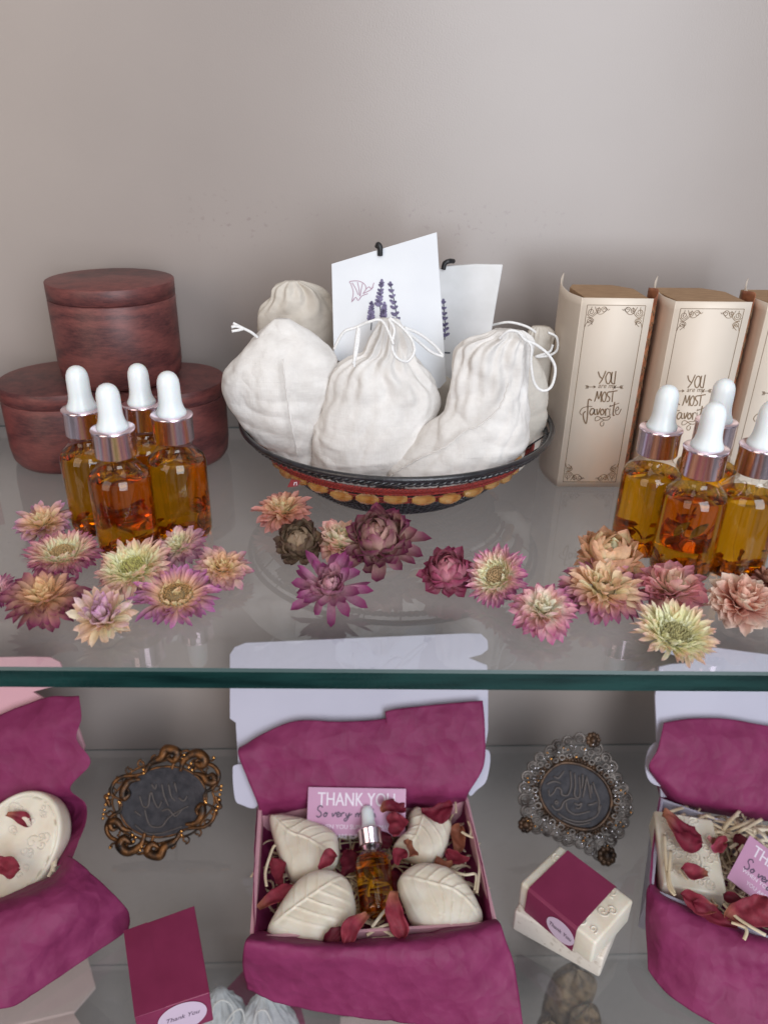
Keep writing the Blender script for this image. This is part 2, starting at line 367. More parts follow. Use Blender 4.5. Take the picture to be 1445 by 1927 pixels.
def tissue_nodes(nt, b):
    vary((.265, .030, .115), (.325, .044, .150), 60, 8)(nt, b)
    tc = N(nt, 'ShaderNodeTexCoord'); prev = None
    for scl, st_, ds in ((24.0, .5, .0009), (80.0, .4, .0004)):
        nz = N(nt, 'ShaderNodeTexNoise', Scale=scl*.8, Detail=2); nt.links.new(tc.outputs['Object'], nz.inputs['Vector'])
        vm = N(nt, 'ShaderNodeVectorMath', operation='SCALE'); vm.inputs['Scale'].default_value = .9/scl; nt.links.new(nz.outputs['Color'], vm.inputs[0])
        va = N(nt, 'ShaderNodeVectorMath', operation='ADD'); nt.links.new(tc.outputs['Object'], va.inputs[0]); nt.links.new(vm.outputs[0], va.inputs[1])
        ab = N(nt, 'ShaderNodeTexVoronoi', Scale=scl); nt.links.new(va.outputs[0], ab.inputs['Vector'])
        bp = N(nt, 'ShaderNodeBump', Strength=st_, Distance=ds*8); nt.links.new(ab.outputs[0], bp.inputs['Height'])
        if prev: nt.links.new(prev.outputs[0], bp.inputs['Normal'])
        prev = bp
    nt.links.new(prev.outputs[0], b.inputs['Normal'])
M['tissue'] = translucent_mix(mat('magenta_tissue', (.28, .04, .13), 0.55, spec=0.35, build=tissue_nodes), 0.28)
M['soap'] = mat('cream_soap', (.72, .66, .54), 0.42, Subsurface_Weight=0.15, build=vary((.76, .66, .53), (.84, .76, .65), 60, bump=.08, bscale=500))
M['soap2'] = mat('speckled_soap', (.72, .65, .56), 0.45, build=vary((.56, .48, .40), (.75, .68, .60), 260, lo=.30, hi=.42))
M['wrap'] = mat('crimson_paper', (.24, .022, .065), 0.42, build=vary((.20, .018, .066), (.24, .025, .085), 30, bump=.04, bscale=700))
M['sticker'] = mat('lilac_sticker', (.66, .52, .66), 0.45)
M['ink'] = mat('grey_script_ink', (.10, .06, .11), 0.5)
M['whiteink'] = mat('pale_print', (.74, .66, .76), 0.5)
M['pinkcard'] = mat('pink_card', (.50, .26, .41), 0.4, build=vary((.48, .245, .39), (.52, .275, .43), 20))
M['shred'] = mat('shredded_paper', (.74, .62, .44), 0.7, build=vary((.62, .48, .30), (.80, .70, .54), 40))
M['rose'] = translucent_mix(mat('rose_petal', (.4, .05, .08), 0.6, spec=.3, build=vcol), 0.15)
M['bronze'] = mat('antique_bronze', (.30, .16, .06), 0.42, 0.75, build=vary((.030, .022, .018), (.20, .085, .028), 110, bump=.3, bscale=700, lo=.38, hi=.62))
M['brown'] = mat('brown_metal', (.08, .05, .035), 0.4, 0.5, build=vary((.022, .014, .011), (.12, .065, .035), 120, bump=.3, bscale=700))
M['pewter'] = mat('antique_silver', (.2, .18, .17), 0.45, 0.6, build=vary((.045, .034, .03), (.22, .195, .18), 90, bump=.3, bscale=700, lo=.36, hi=.66))
M['darkmetal'] = mat('dark_medallion', (.03, .03, .04), 0.6, 0.0, spec=.3, build=vary((.018, .017, .023), (.040, .037, .044), 160, bump=.5, bscale=500))
M['darkrelief'] = mat('dark_relief', (.085, .070, .066), 0.45, 0.2)
M['goldbead'] = mat('gold_bead', (.75, .38, .12), 0.25, 1.0)
M['silverbead'] = mat('silver_bead', (.7, .7, .74), 0.2, 1.0)
M['organza'] = translucent_mix(mat('white_organza', (.70, .72, .74), 0.7, build=vary((.6, .62, .65), (.78, .8, .82), 80)), 0.3)
M['carved'] = mat('carved_wood', (.20, .13, .07), 0.6, build=vary((.055, .034, .02), (.20, .135, .075), 120, bump=.5, bscale=300))
M['floor'] = mat('cabinet_base', (.16, .155, .15), 0.6, build=vary((.14, .135, .13), (.18, .17, .165), 8))

# ------------------------------------------------------------------ the setting
WY = 58.0
m = MB(); m.box((0, WY+1.0, -15), (260, 2, 240))
tag(m.build('back_wall', M['wall'], origin=(0, 0, 0), smooth=False), kind='structure')
m = MB(); m.box((0, 40, -136), (260, 90, 2)); tag(m.build('floor', M['floor'], origin=(0, 0, 0), smooth=False), kind='structure')

def shelf(z, yl, yr, label):
    t = 1.05
    root = empty('glass_shelf', (0, (yl+yr)/2, z-t), label, 'shelf', 'glass shelves of the display cabinet')
    x0, x1 = -75, 75
    def fy(x): return yl + (yr-yl)*(x+15.6)/34.4
    b = 0.12
    # slab: top and bottom faces of clear glass, edges deep green, a ground chamfer along the front
    m = MB(); m.add([(x0, fy(x0)+b, z), (x1, fy(x1)+b, z), (x1, WY-.05, z), (x0, WY-.05, z)], [(0, 1, 2, 3)])
    m.add([(x0, fy(x0), z-t), (x1, fy(x1), z-t), (x1, WY-.05, z-t), (x0, WY-.05, z-t)], [(3, 2, 1, 0)])
    m.build('pane', M['glass'], root, smooth=False)
    m = MB(); m.add([(x0, fy(x0), z-t), (x1, fy(x1), z-t), (x1, fy(x1), z-.12), (x0, fy(x0), z-.12)], [(0, 1, 2, 3)])
    m.build('polished_edge', M['glass_edge'], root, smooth=False)
    m = MB(); m.add([(x0, fy(x0), z-.12), (x1, fy(x1), z-.12), (x1, fy(x1)+b, z), (x0, fy(x0)+b, z)], [(0, 1, 2, 3)])
    m.add([(x0, WY-.06, z-.10), (x1, WY-.06, z-.10), (x1, WY-.05, z+.01), (x0, WY-.05, z+.01)], [(3, 2, 1, 0)])
    m.build('ground_chamfer', M['glass_bevel'], root, smooth=False)
shelf(0, 27.8, 27.1, 'upper clear glass shelf with a dark green front edge, holding the bottles and the bowl')
shelf(-34, 27.5, 27.5, 'middle clear glass shelf under the open gift boxes')
shelf(-68, 27.5, 27.5, 'lowest clear glass shelf seen through the one with the gift boxes')

# ------------------------------------------------------------------ wooden jars
def jar(cx, cyy, z, label, rot=0, h=6.6, r=4.05):
    t = empty('wooden_jar', (cx, cyy, z), label, 'jar', 'stack of three round wooden jars')
    m = MB(); m.lathe([(0, 0), (r-.75, 0), (r-.35, .12), (r-.1, .5), (r, 1.3), (r, h-1.12), (r-.04, h-1.04), (r-.3, h-1.03)], (cx, cyy, z), 72)
    m.build('body', M['wood'], t)
    m = MB(); m.lathe([(r-.3, h-1.01), (r-.03, h-1.01), (r+.0, h-.98), (r+.01, h-.05), (r-.01, h-.02), (r-.05, h), (0, h+.01)], (cx, cyy, z), 72)
    m.build('lid', M['wood'], t)
    t.rotation_euler.z = 0
    return t
jar(-20.0, 52.3, 0, 'dark red wooden jar at the lower left, lid partly under the top jar', h=5.75, r=4.2)
jar(-12.9, 52.3, 0, 'dark wooden jar at the lower right behind the four bottles', h=5.75, r=3.9)
jar(-15.9, 52.4, 5.79, 'reddish brown wooden jar standing on top of the two others')
m = MB(); c = oz(-52, 822); m.prism([V((-35, 50, 0)), V((-30, 48.2, 0)), V((-25.3, 50.6, 0)), V((-30, 54, 0))], (0, 0, 4.9))
t = m.build('red_box', M['redpaper'], origin=(-30, 51, 0), smooth=False, bevel=.1); tag(t, 'dark red box cut off by the left edge beside the lower left jar', 'box')

# ------------------------------------------------------------------ dropper bottles
def bottle(px, py, label, group, oil='oil', seed=0, k=1.0, H0=None, lying=None, fill=4.85, sed=1.15, extra=True, z=0):
    rnd = random.Random(seed)
    if lying is None:
        o = oz(px, py, z); A = (V((1, 0, 0)), V((0, 1, 0)), V((0, 0, 1)))
    else: o, A = lying
    t = empty('dropper_bottle', o, label, 'bottle', group)
    W_ = lambda x, y, zz: o + A[0]*x*k + A[1]*y*k + A[2]*zz*k
    R0 = 1.66
    def prof(d, top):  # body profile inset by d
        r = R0-d
        p = [(0, d), (r-.35, d), (r-.12, d+.07), (r-.02, d+.25), (r, .55), (r, 4.5), (r-.05, 4.75), (r-.2, 5.02), (r-.42, 5.22), (1.05-d, 5.45), (.94-d, 5.58), (.92-d, 5.8)]
        return [(a*k, b*k) for a, b in p if b <= top+1e-6]
    AX = A
    m = MB(); m.lathe(prof(0, 9)+[(.98*k, 5.83*k), (1.02*k, 5.95*k), (.9*k, 6.0*k)], o, 56, AX); m.build('glass_body', M['bottle'], t)
    pr = prof(.05, fill); lr = pr[-1][0]
    m = MB(); m.lathe(pr+[(lr-.01, fill*k), (0, fill*k)], o, 56, AX); m.build('oil', M[oil], t)
    m = MB(); m.lathe([(0, .75*k), (.07*k, .8*k), (.15*k, 1.3*k), (.2*k, 1.6*k), (.2*k, 5.8*k)], o+A[0]*.1*k, 14, AX); m.build('dropper_tube', M['bottle'], t)
    # collar
    m = MB(); m.lathe([(x*k, y*k) for x, y in ((.88, 5.95), (1.07, 5.95), (1.1, 5.99), (1.1, 7.27), (1.14, 7.31), (1.15, 7.40), (1.1, 7.45), (.72, 7.47))], o, 56, AX); m.build('metal_collar', M['collar'], t)
    m = MB(); m.lathe([(x*k, y*k) for x, y in ((.82, 7.45), (.82, 7.57), (.77, 7.65), (.69, 7.83), (.635, 8.07), (.61, 8.35), (.60, 9.10), (.57, 9.35), (.48, 9.57), (.36, 9.71), (.2, 9.80), (0, 9.83))], o, 32, AX); m.build('rubber_bulb', M['rubber'], t)
    # soaked petals lying at the bottom
    m = MB()
    for i in range(26 if extra else 14):
        a = rnd.random()*2*pi; r = 1.42*math.sqrt(rnd.random())*k; zz = .15 + rnd.random()**1.3*sed*(0.7+0.5*sin(a*2+seed))
        c = W_(0, 0, 0) + A[0]*r*cos(a) + A[1]*r*sin(a) + A[2]*max(zz, .15)*k
        n = V((rnd.uniform(-1, 1), rnd.uniform(-1, 1), rnd.uniform(-.4, 1))).normalized(); e = n.orthogonal(); g = n.cross(e); s_ = rnd.uniform(.16, .42)*k
        rows = []
        for u in range(4):
            ww = s_*(.35, 1, .85, .3)[u]
            rows.append([c + e*(u-1.5)*s_*.6 + g*v*ww*.6 + n*(.15*s_*(v*v) + .12*s_*sin(u*2+i)) for v in (-1, 0, 1)])
        m.grid(rows)
    m.build('soaked_petals', M['sediment'], t)
    if seed in (9, 6, 12):
        m = MB()
        for i in range(2):
            a = -pi/2 + rnd.uniform(-.8, .8); zz = rnd.uniform(2.0, 3.9)
            c = o + A[0]*cos(a)*1.15 + A[1]*sin(a)*1.15 + A[2]*zz
            pth = [c + A[0]*(u-.5)*.8*cos(seed+i) - A[2]*(u-.5)*.9 + A[1]*.1*sin(u*3) for u in (0, .25, .5, .75, 1)]
            m.ribbon(pth, lambda s: .5*sin(pi*(s*.9+.05)), A[1])
        m.build('floating_leaf', M['leafbit'], t)
    return t
GL, GR = 'oil bottles in front of the wooden jars', 'oil bottles in front of the printed boxes'
bottle(294, 968, 'dropper bottle furthest back in the left cluster, against the jars', GL, 'oil_gold', 3, k=.97)
bottle(192, 990, 'leftmost dropper bottle of the left cluster, golden oil on top', GL, 'oil_gold', 1)
bottle(348, 1003, 'rightmost dropper bottle of the left cluster, orange oil', GL, 'oil', 7)
bottle(247, 1038, 'front dropper bottle of the left cluster with rose petals settled inside', GL, 'oil', 4, sed=1.5)
bottle(1298, 1010, 'dropper bottle furthest back in the right cluster, behind the front one', GR, 'oil_gold', 5, fill=4.7)
bottle(1200, 1029, 'leftmost dropper bottle of the right cluster with golden oil', GR, 'oil_gold', 6)
bottle(1374, 1070, 'dropper bottle at the right edge with clear neck and golden oil', GR, 'oil_gold', 8, fill=4.55)
bottle(1276, 1075, 'front dropper bottle of the right cluster with a dark leaf floating', GR, 'oil', 9)

# ------------------------------------------------------------------ bowl
BC = V((2.85, 47.5, 0)); RX, RY, RZ = 10.0, 9.75, 4.7
bowl = empty('wire_bowl', BC, 'shallow black wire bowl with red braid and amber beads, holding cotton bags', 'bowl')
def ell(k, z, n=160, ph=0): return [BC + V((RX*k*cos(2*pi*i/n+ph), RY*k*sin(2*pi*i/n+ph), z)) for i in range(n)]
m = MB(); m.tube(ell(1.0, RZ, 120), .17, 10, closed=True); m.build('rim', M['iron'], bowl)
def rope(mb, k, z, r=.11, turns=70, n=560, off=.085):
    for s_ in (0, pi):
        pth = []
        for i in range(n):
            a = 2*pi*i/n; q = turns*a+s_
            rr = off*cos(q); zz = off*sin(q)
            pth.append(BC + V(((RX*k+rr)*cos(a), (RY*k+rr)*sin(a), z+zz)))
        mb.tube(pth, r, 6, closed=True)
m = MB(); rope(m, .965, RZ-.42); m.build('twisted_band', M['iron'], bowl)
m = MB()
for kk, zz in ((.715, 1.9), (.695, 1.67), (.67, 1.44), (.645, 1.21), (.615, .98), (.585, .76), (.55, .55), (.51, .36), (.465, .2)): rope(m, kk, zz, .12, 60, 420)
rows = [ell(k, z, 60) for k, z in ((.70, 1.8), (.62, 1.1), (.55, .6), (.46, .2), (.3, .14), (.02, .14))]
m.grid(rows, closed=True); m.build('woven_base', M['iron'], bowl)
m = MB()
for i in range(28):
    a = 2*pi*i/28
    m.tube(smoothpath([BC+V((RX*k*cos(a), RY*k*sin(a), z)) for k, z in ((1.0, RZ), (.865, 3.5), (.75, 2.4), (.68, 1.5))], 4), .05, 5)
m.build('wire_ribs', M['iron'], bowl)
m = MB(); rows = []
for k, z in ((.885, 3.62), (.895, 3.52), (.865, 3.2), (.845, 3.1)): rows.append(ell(k, z, 200))
m.grid(rows, closed=True); rope(m, .892, 3.56, .06, 120, 900, .045); rope(m, .86, 3.16, .06, 120, 900, .045); m.build('red_braid', M['redbraid'], bowl)
bead0 = None
for i in range(31):
    a = 2*pi*i/31; p = BC + V((RX*.80*cos(a), RY*.80*sin(a), 2.5+.10*sin(i*1.7)))
    if bead0 is None:
        mb = MB(); mb.lathe([(0, -.70), (.15, -.68), (.28, -.38), (.33, 0), (.28, .38), (.15, .68), (0, .70)], (0, 0, 0), 9); bead0 = mb.build('bead', M['amber'], bowl, origin=(0, 0, 0), smooth=False); b = bead0
    else: b = bead0.copy(); C.objects.link(b); b.parent = bowl
    b.location = (p-BC)*CM; tdir = V((-RX*sin(a), RY*cos(a), 0)).normalized(); b.rotation_euler = tdir.to_track_quat('Z', 'Y').to_euler()
m = MB(); m.tube(ell(.80, 2.62, 120), .05, 6, closed=True); m.tube(ell(.755, 2.2, 120), .12, 6, closed=True); m.build('bead_cord', M['redbraid'], bowl)
m = MB(); pl = Plane((-3.2, 41.3, 2), (-.3, -1, .25))
m.prism([pl.hit(x, y) for x, y in ((541, 917), (548, 902), (566, 905), (560, 915))], (0, .04, 0))
tg = m.build('red_tag', M['redpaper'], bowl, smooth=False)
m = MB(); m.ribbon([pl.hit(554, 913)+pl.n*.05, pl.hit(555, 908)+pl.n*.05, pl.hit(559, 907)+pl.n*.05, pl.hit(559, 913)+pl.n*.05], .05, pl.n); m.build('tag_print', M['whiteink'], tg)

# ------------------------------------------------------------------ cotton bags
def z2(x, y): return 400+x/2.189, 420+y/2.189
def bag(rows, Y, label, seed=0, dep=.75, m_='cotton', neck=0.0, folds=7, strings=(), conv=z2, amp=1.0, lean=0.0, group='cotton drawstring bags in the bowl', ridge=()):
    pts = []
    for (y, a, b) in rows:
        (xa, ya), (xb, _) = conv(a, y), conv(b, y)
        L, R_ = oy(xa, ya, Y), oy(xb, ya, Y); pts.append(((L+R_)/2, (R_.x-L.x)/2))
    cs = smoothpath([V((c.x, c.z, h)) for c, h in pts], 11)
    n = len(cs); seg = 180; mb = MB(); grid = []
    top = cs[0].y; bot = cs[-1].y
    for i, q in enumerate(cs):
        t = i/(n-1); r = []; z = q.y; a = max(q.z, .05)
        fn = math.exp(-(abs(t-neck)/(.16 if t < neck else .16+.10*amp))**1.6)
        yo = Y + lean*(z-bot)
        for j in range(seg):
            th = 2*pi*j/seg
            p = V((cos(th), sin(th), 0)); P0 = V((q.x+a*p.x, yo+a*dep*p.y, z))
            wq = V((P0.x+.8*fnoise(P0, .35, seed+6), P0.y, z+.8*fnoise(P0, .35, seed+7)))
            d = 0.26*fnoise((P0.x, P0.y, z*.7), .28, seed)
            for (ax_, az_, sf, am) in ((1.0, .5, .30, .50), (.45, 1.0, .42, .36), (1.1, -.5, .75, .20), (.8, .9, 1.5, .06)):
                d += am*min(.33, abs(fnoise((wq.x*ax_+z*az_*.5, P0.y*.8, wq.z*az_), sf, seed+3+am*50))) - am*.16
            d += amp*fn*a*.13*(sin(folds*th+2.2*fnoise((th, 0, z), .5, seed)*3+seed)+.5*sin(2.3*folds*th+seed*2))
            # creases sagging across the lower belly
            d += .03*amp*max(0, sin(3.6*z+2.0*sin(th*1.3+seed)+3.5*fnoise((P0.x, P0.y, z), .4, seed+9)))**3*min(1, max(0, t-.35)*2)
            edge = min(1, a/1.2)
            r.append(P0 + p*d*edge + V((0, 0, .08*fnoise(P0, .9, seed+5))))
        grid.append(r)
    mb.grid([[V((cs[0].x, Y+lean*(top-bot), top+.02))]*seg] + grid + [[V((cs[-1].x, Y, bot))]*seg], closed=True, flip=True)
    o = mb.build('cotton_bag', M[m_], origin=V((cs[-1].x, Y, bot)), weld=True)
    tag(o, label, 'bag', group)
    for st in strings:
        m2 = MB()
        pth = smoothpath([oy(*conv(x, y), yy) for x, y, yy in st], 10)
        m2.tube(pth, .085, 7); m2.build('drawstring', M['string'], o)
    for st in ridge:
        m2 = MB(); pth = smoothpath([oy(*conv(x, y), yy) for x, y, yy in st], 10)
        pth = [p+V((.02*sin(k*2.1), 0, .03*sin(k*1.7))) for k, p in enumerate(pth)]
        m2.tube(pth, .05, 6); m2.build('seam', M[m_], o)
    return o
bag([(238, 300, 370), (262, 262, 430), (300, 240, 470), (345, 205, 490), (390, 188, 500), (460, 190, 505), (600, 210, 505), (760, 230, 500)], 50.0,
    'empty looking bag with a folded-over top at the back left of the bowl', 2, .45, 'cotton_cream', neck=0.06, folds=6, amp=1.4)
bag([(425, 1315, 1385), (455, 1295, 1405), (500, 1290, 1400), (600, 1290, 1385), (760, 1280, 1370)], 50.5,
    'cream bag tucked behind at the far right of the bowl', 5, .6, 'cotton_cream', neck=.1,
    strings=[[(1150, 420, 49.5), (1220, 408, 49), (1290, 425, 49), (1330, 450, 49)], [(1380, 450, 49), (1415, 470, 49), (1418, 520, 49), (1385, 545, 49), (1330, 550, 49), (1385, 530, 49), (1400, 500, 49)]])
bag([(630, 885, 960), (665, 870, 1000), (740, 865, 1010), (840, 860, 1010), (940, 850, 1010)], 47.5,
    'half hidden cotton bag between the front middle and right bags', 11, .6, 'cotton_cream', neck=.0, folds=3, amp=.4)
bag([(515, 1255, 1300), (560, 1215, 1335), (620, 1200, 1358), (700, 1190, 1374), (800, 1180, 1372), (880, 1150, 1352), (950, 1120, 1322), (1010, 1080, 1260)], 46.8,
    'cream cotton bag leaning on the right rim behind the front right bag', 6, .6, 'cotton_cream', neck=0, folds=4, amp=.5)
bag([(394, 255, 315), (412, 232, 345), (440, 205, 395), (490, 160, 460), (540, 110, 498), (600, 55, 512), (650, 38, 512), (700, 42, 505), (760, 72, 500), (840, 135, 490), (900, 190, 480), (960, 260, 470), (1010, 330, 450)], 45.2,
    'plump cotton bag at the left of the bowl hanging over its rim', 1, .62, neck=0, folds=3, amp=.5,
    strings=[[(185, 470, 44.5), (160, 450, 44.3), (125, 432, 44.2), (85, 412, 44.2)], [(130, 434, 44.2), (110, 440, 44.1), (80, 445, 44.0)], [(130, 434, 44.2), (100, 425, 44.1), (78, 428, 44.0)]],
    ridge=[[(290, 560, 43.0), (305, 700, 42.4), (330, 850, 42.7), (350, 960, 43.6)]])
bag([(392, 690, 765), (420, 680, 782), (450, 668, 795), (490, 648, 808), (530, 620, 822), (560, 560, 838), (600, 505, 872), (650, 488, 905), (720, 470, 920), (790, 450, 915), (860, 422, 905), (930, 414, 880), (990, 414, 800), (1050, 440, 730)], 44.3,
    'full cotton bag in the front middle with its strings tied in a bow', 3, .66, neck=.13, folds=9, amp=1.3,
    strings=[[(745, 500, 41.4), (700, 405, 42.3), (650, 405, 42.2), (590, 430, 42.3), (540, 450, 42.2), (500, 520, 42.2)],
             [(730, 390, 42.4), (780, 430, 42.1), (820, 480, 42), (830, 530, 41.8), (800, 570, 41.5), (755, 550, 41.3), (738, 500, 41.5), (748, 440, 41.9), (725, 395, 42.3)],
             [(790, 430, 42.2), (850, 455, 42.5), (910, 500, 42.8), (948, 545, 43)], [(795, 440, 42.2), (840, 480, 42.5), (900, 530, 42.8), (948, 549, 43)],
             [(600, 430, 42.2), (592, 480, 42), (585, 540, 41.7), (583, 592, 41.5)], [(604, 432, 42.2), (600, 490, 42), (590, 545, 41.7), (578, 580, 41.5)]])
bag([(440, 1165, 1270), (462, 1130, 1288), (490, 1055, 1295), (530, 1015, 1298), (600, 1000, 1298), (700, 985, 1300), (775, 968, 1300), (815, 915, 1300), (870, 862, 1296), (920, 810, 1280), (970, 755, 1230), (1020, 712, 1150), (1060, 715, 1060)], 42.5,
    'cotton bag slumped over the front right rim with a puckered seam', 4, .6, neck=.08, folds=8, amp=1.0,
    strings=[[(1180, 475, 41.5), (1215, 445, 41.3), (1255, 448, 41.3), (1285, 480, 41.3), (1330, 500, 41.3), (1385, 545, 41.4), (1410, 600, 41.5), (1395, 670, 41.5), (1360, 690, 41.5), (1325, 660, 41.5), (1310, 580, 41.4), (1312, 510, 41.3), (1290, 480, 41.3)]],
    ridge=[[(1220, 660, 40.6), (1180, 760, 40.3), (1095, 835, 40.3), (1040, 855, 40.5), (960, 920, 40.6), (860, 965, 41.0), (780, 1010, 41.4), (730, 1045, 41.8)]])

# ------------------------------------------------------------------ lavender cards
def ink_text(mb, s, o, e1, e2, n, size, xs=1.0, shear=0.0, lift=.03, align='LEFT'):
    cu = bpy.data.curves.new('t', 'FONT'); cu.body = s; cu.size = size; cu.shear = shear; cu.align_x = align; cu.resolution_u = 4
    ob = bpy.data.objects.new('t', cu); C.objects.link(ob)
    bpy.context.view_layer.update()
    me = bpy.data.meshes.new_from_object(ob.evaluated_get(bpy.context.evaluated_depsgraph_get()))
    mb.add([V(o)+V(e1)*v.co.x*xs+V(e2)*v.co.y+V(n)*lift for v in me.vertices], [tuple(p.vertices) for p in me.polygons])
    bpy.data.objects.remove(ob); bpy.data.meshes.remove(me); bpy.data.curves.remove(cu)
def spike(pl, conv, stem, heads, lav, stk, sc_=1.0, seed=0):
    rnd = random.Random(seed)
    P = lambda x, y: pl.hit(*conv(x, y))
    stk.ribbon(smoothpath([P(x, y) for x, y in stem], 6), .06*sc_, pl.n, .03)
    for (x0, y0), (x1, y1), wd in heads:
        nn = 7
        for i in range(nn):
            for sd in (-1, 1):
                t = i/(nn-1); x = x0+(x1-x0)*t; y = y0+(y1-y0)*t; g = wd*(.45+.55*t)
                c = P(x+sd*g*.55, y+rnd.uniform(-3, 3)); r = .155*sc_*(.7+.3*t)
                lav.add([c+pl.n*(.035+.002*i)+pl.e1*r*cos(a)*1.15+pl.e2*r*sin(a)*.75+pl.e2*sd*0+pl.e2*r*.5*cos(a)*sd for a in [2*pi*k/8 for k in range(8)]], [tuple(range(8))])
        c = P(x0, y0-6); lav.add([c+pl.n*.035+pl.e1*.09*cos(a)+pl.e2*.14*sin(a) for a in [2*pi*k/8 for k in range(8)]], [tuple(range(8))])
pl = Plane(oy(730, 560, 46.3), (-.06, -1, .12))
cdp = [pl.hit(*z2(x, y)) for x, y in ((490, 168), (923, 37), (962, 650), (935, 680), (840, 690), (500, 560))]
m = MB(); m.prism(cdp, -pl.n*.14)
card = m.build('lavender_card', M['card'], origin=cdp[-1], smooth=False, bevel=.02)
tag(card, 'tall white card with two lavender sprigs and a small butterfly, held by black cord', 'card')
lav, stk = MB(), MB()
spike(pl, z2, [(652, 440), (655, 400), (652, 330)], [((655, 335), (652, 395), 9)], lav, stk, 1, 1)
spike(pl, z2, [(705, 440), (690, 340), (697, 240)], [((697, 245), (683, 335), 10), ((708, 338), (703, 385), 7)], lav, stk, 1, 2)
spike(pl, z2, [(765, 440), (750, 330), (732, 250)], [((732, 255), (755, 395), 12)], lav, stk, 1, 3)
lav.build('lavender_print', M['lavender'], card, smooth=False); stk.build('stem_print', M['stalk'], card, smooth=False)
m = MB()
for st in ([(570, 250), (566, 240), (600, 238), (625, 250), (632, 270), (620, 290)], [(570, 250), (580, 285), (575, 320), (590, 305), (600, 318), (615, 300), (640, 290)], [(575, 245), (590, 270), (600, 295)], [(597, 242), (603, 270), (606, 300)],
           [(618, 248), (612, 275), (608, 300)], [(632, 272), (645, 262), (655, 270), (665, 245)], [(620, 290), (650, 275), (662, 262)], [(572, 325), (585, 312)]):
    m.ribbon(smoothpath([pl.hit(*z2(x, y)) for x, y in st], 6), .045, pl.n, .03)
m.build('butterfly_print', M['pinkink'], card, smooth=False)
m = MB(); m.tube(smoothpath([pl.hit(*z2(678, 95))-pl.n*.3, pl.hit(*z2(683, 88))+pl.n*.05, pl.hit(*z2(690, 100))+pl.n*.12, pl.hit(*z2(690, 133))+pl.n*.04], 6), .16, 8); m.build('cord_loop', M['black'], card)
pl = Plane(oy(890, 600, 48.6), (-.08, -1, .1))
cdp = [pl.hit(*z2(x, y)) for x, y in ((930, 190), (950, 178), (1080, 168), (1196, 170), (1168, 330), (1130, 560), (935, 700))]
m = MB(); m.prism(cdp, -pl.n*.5)
card = m.build('lavender_packet', M['card2'], origin=cdp[-1], smooth=False, bevel=.08)
tag(card, 'white paper packet with one lavender sprig, tucked behind the tall card', 'packet')
lav, stk = MB(), MB()
spike(pl, z2, [(955, 480), (958, 420), (950, 320)], [((950, 325), (958, 460), 13)], lav, stk, 1, 5)
stk.ribbon([pl.hit(*z2(950, 533)), pl.hit(*z2(978, 534))], .1, pl.n, .03)
lav.build('lavender_print', M['lavender'], card, smooth=False); stk.build('stem_print', M['stalk'], card, smooth=False)
m = MB(); m.tube(smoothpath([pl.hit(*z2(950, 190))+pl.n*.1, pl.hit(*z2(956, 165))+pl.n*.12, pl.hit(*z2(975, 156))+pl.n*.05, pl.hit(*z2(992, 158))-pl.n*.4], 6), .15, 8); m.build('cord_loop', M['black'], card)
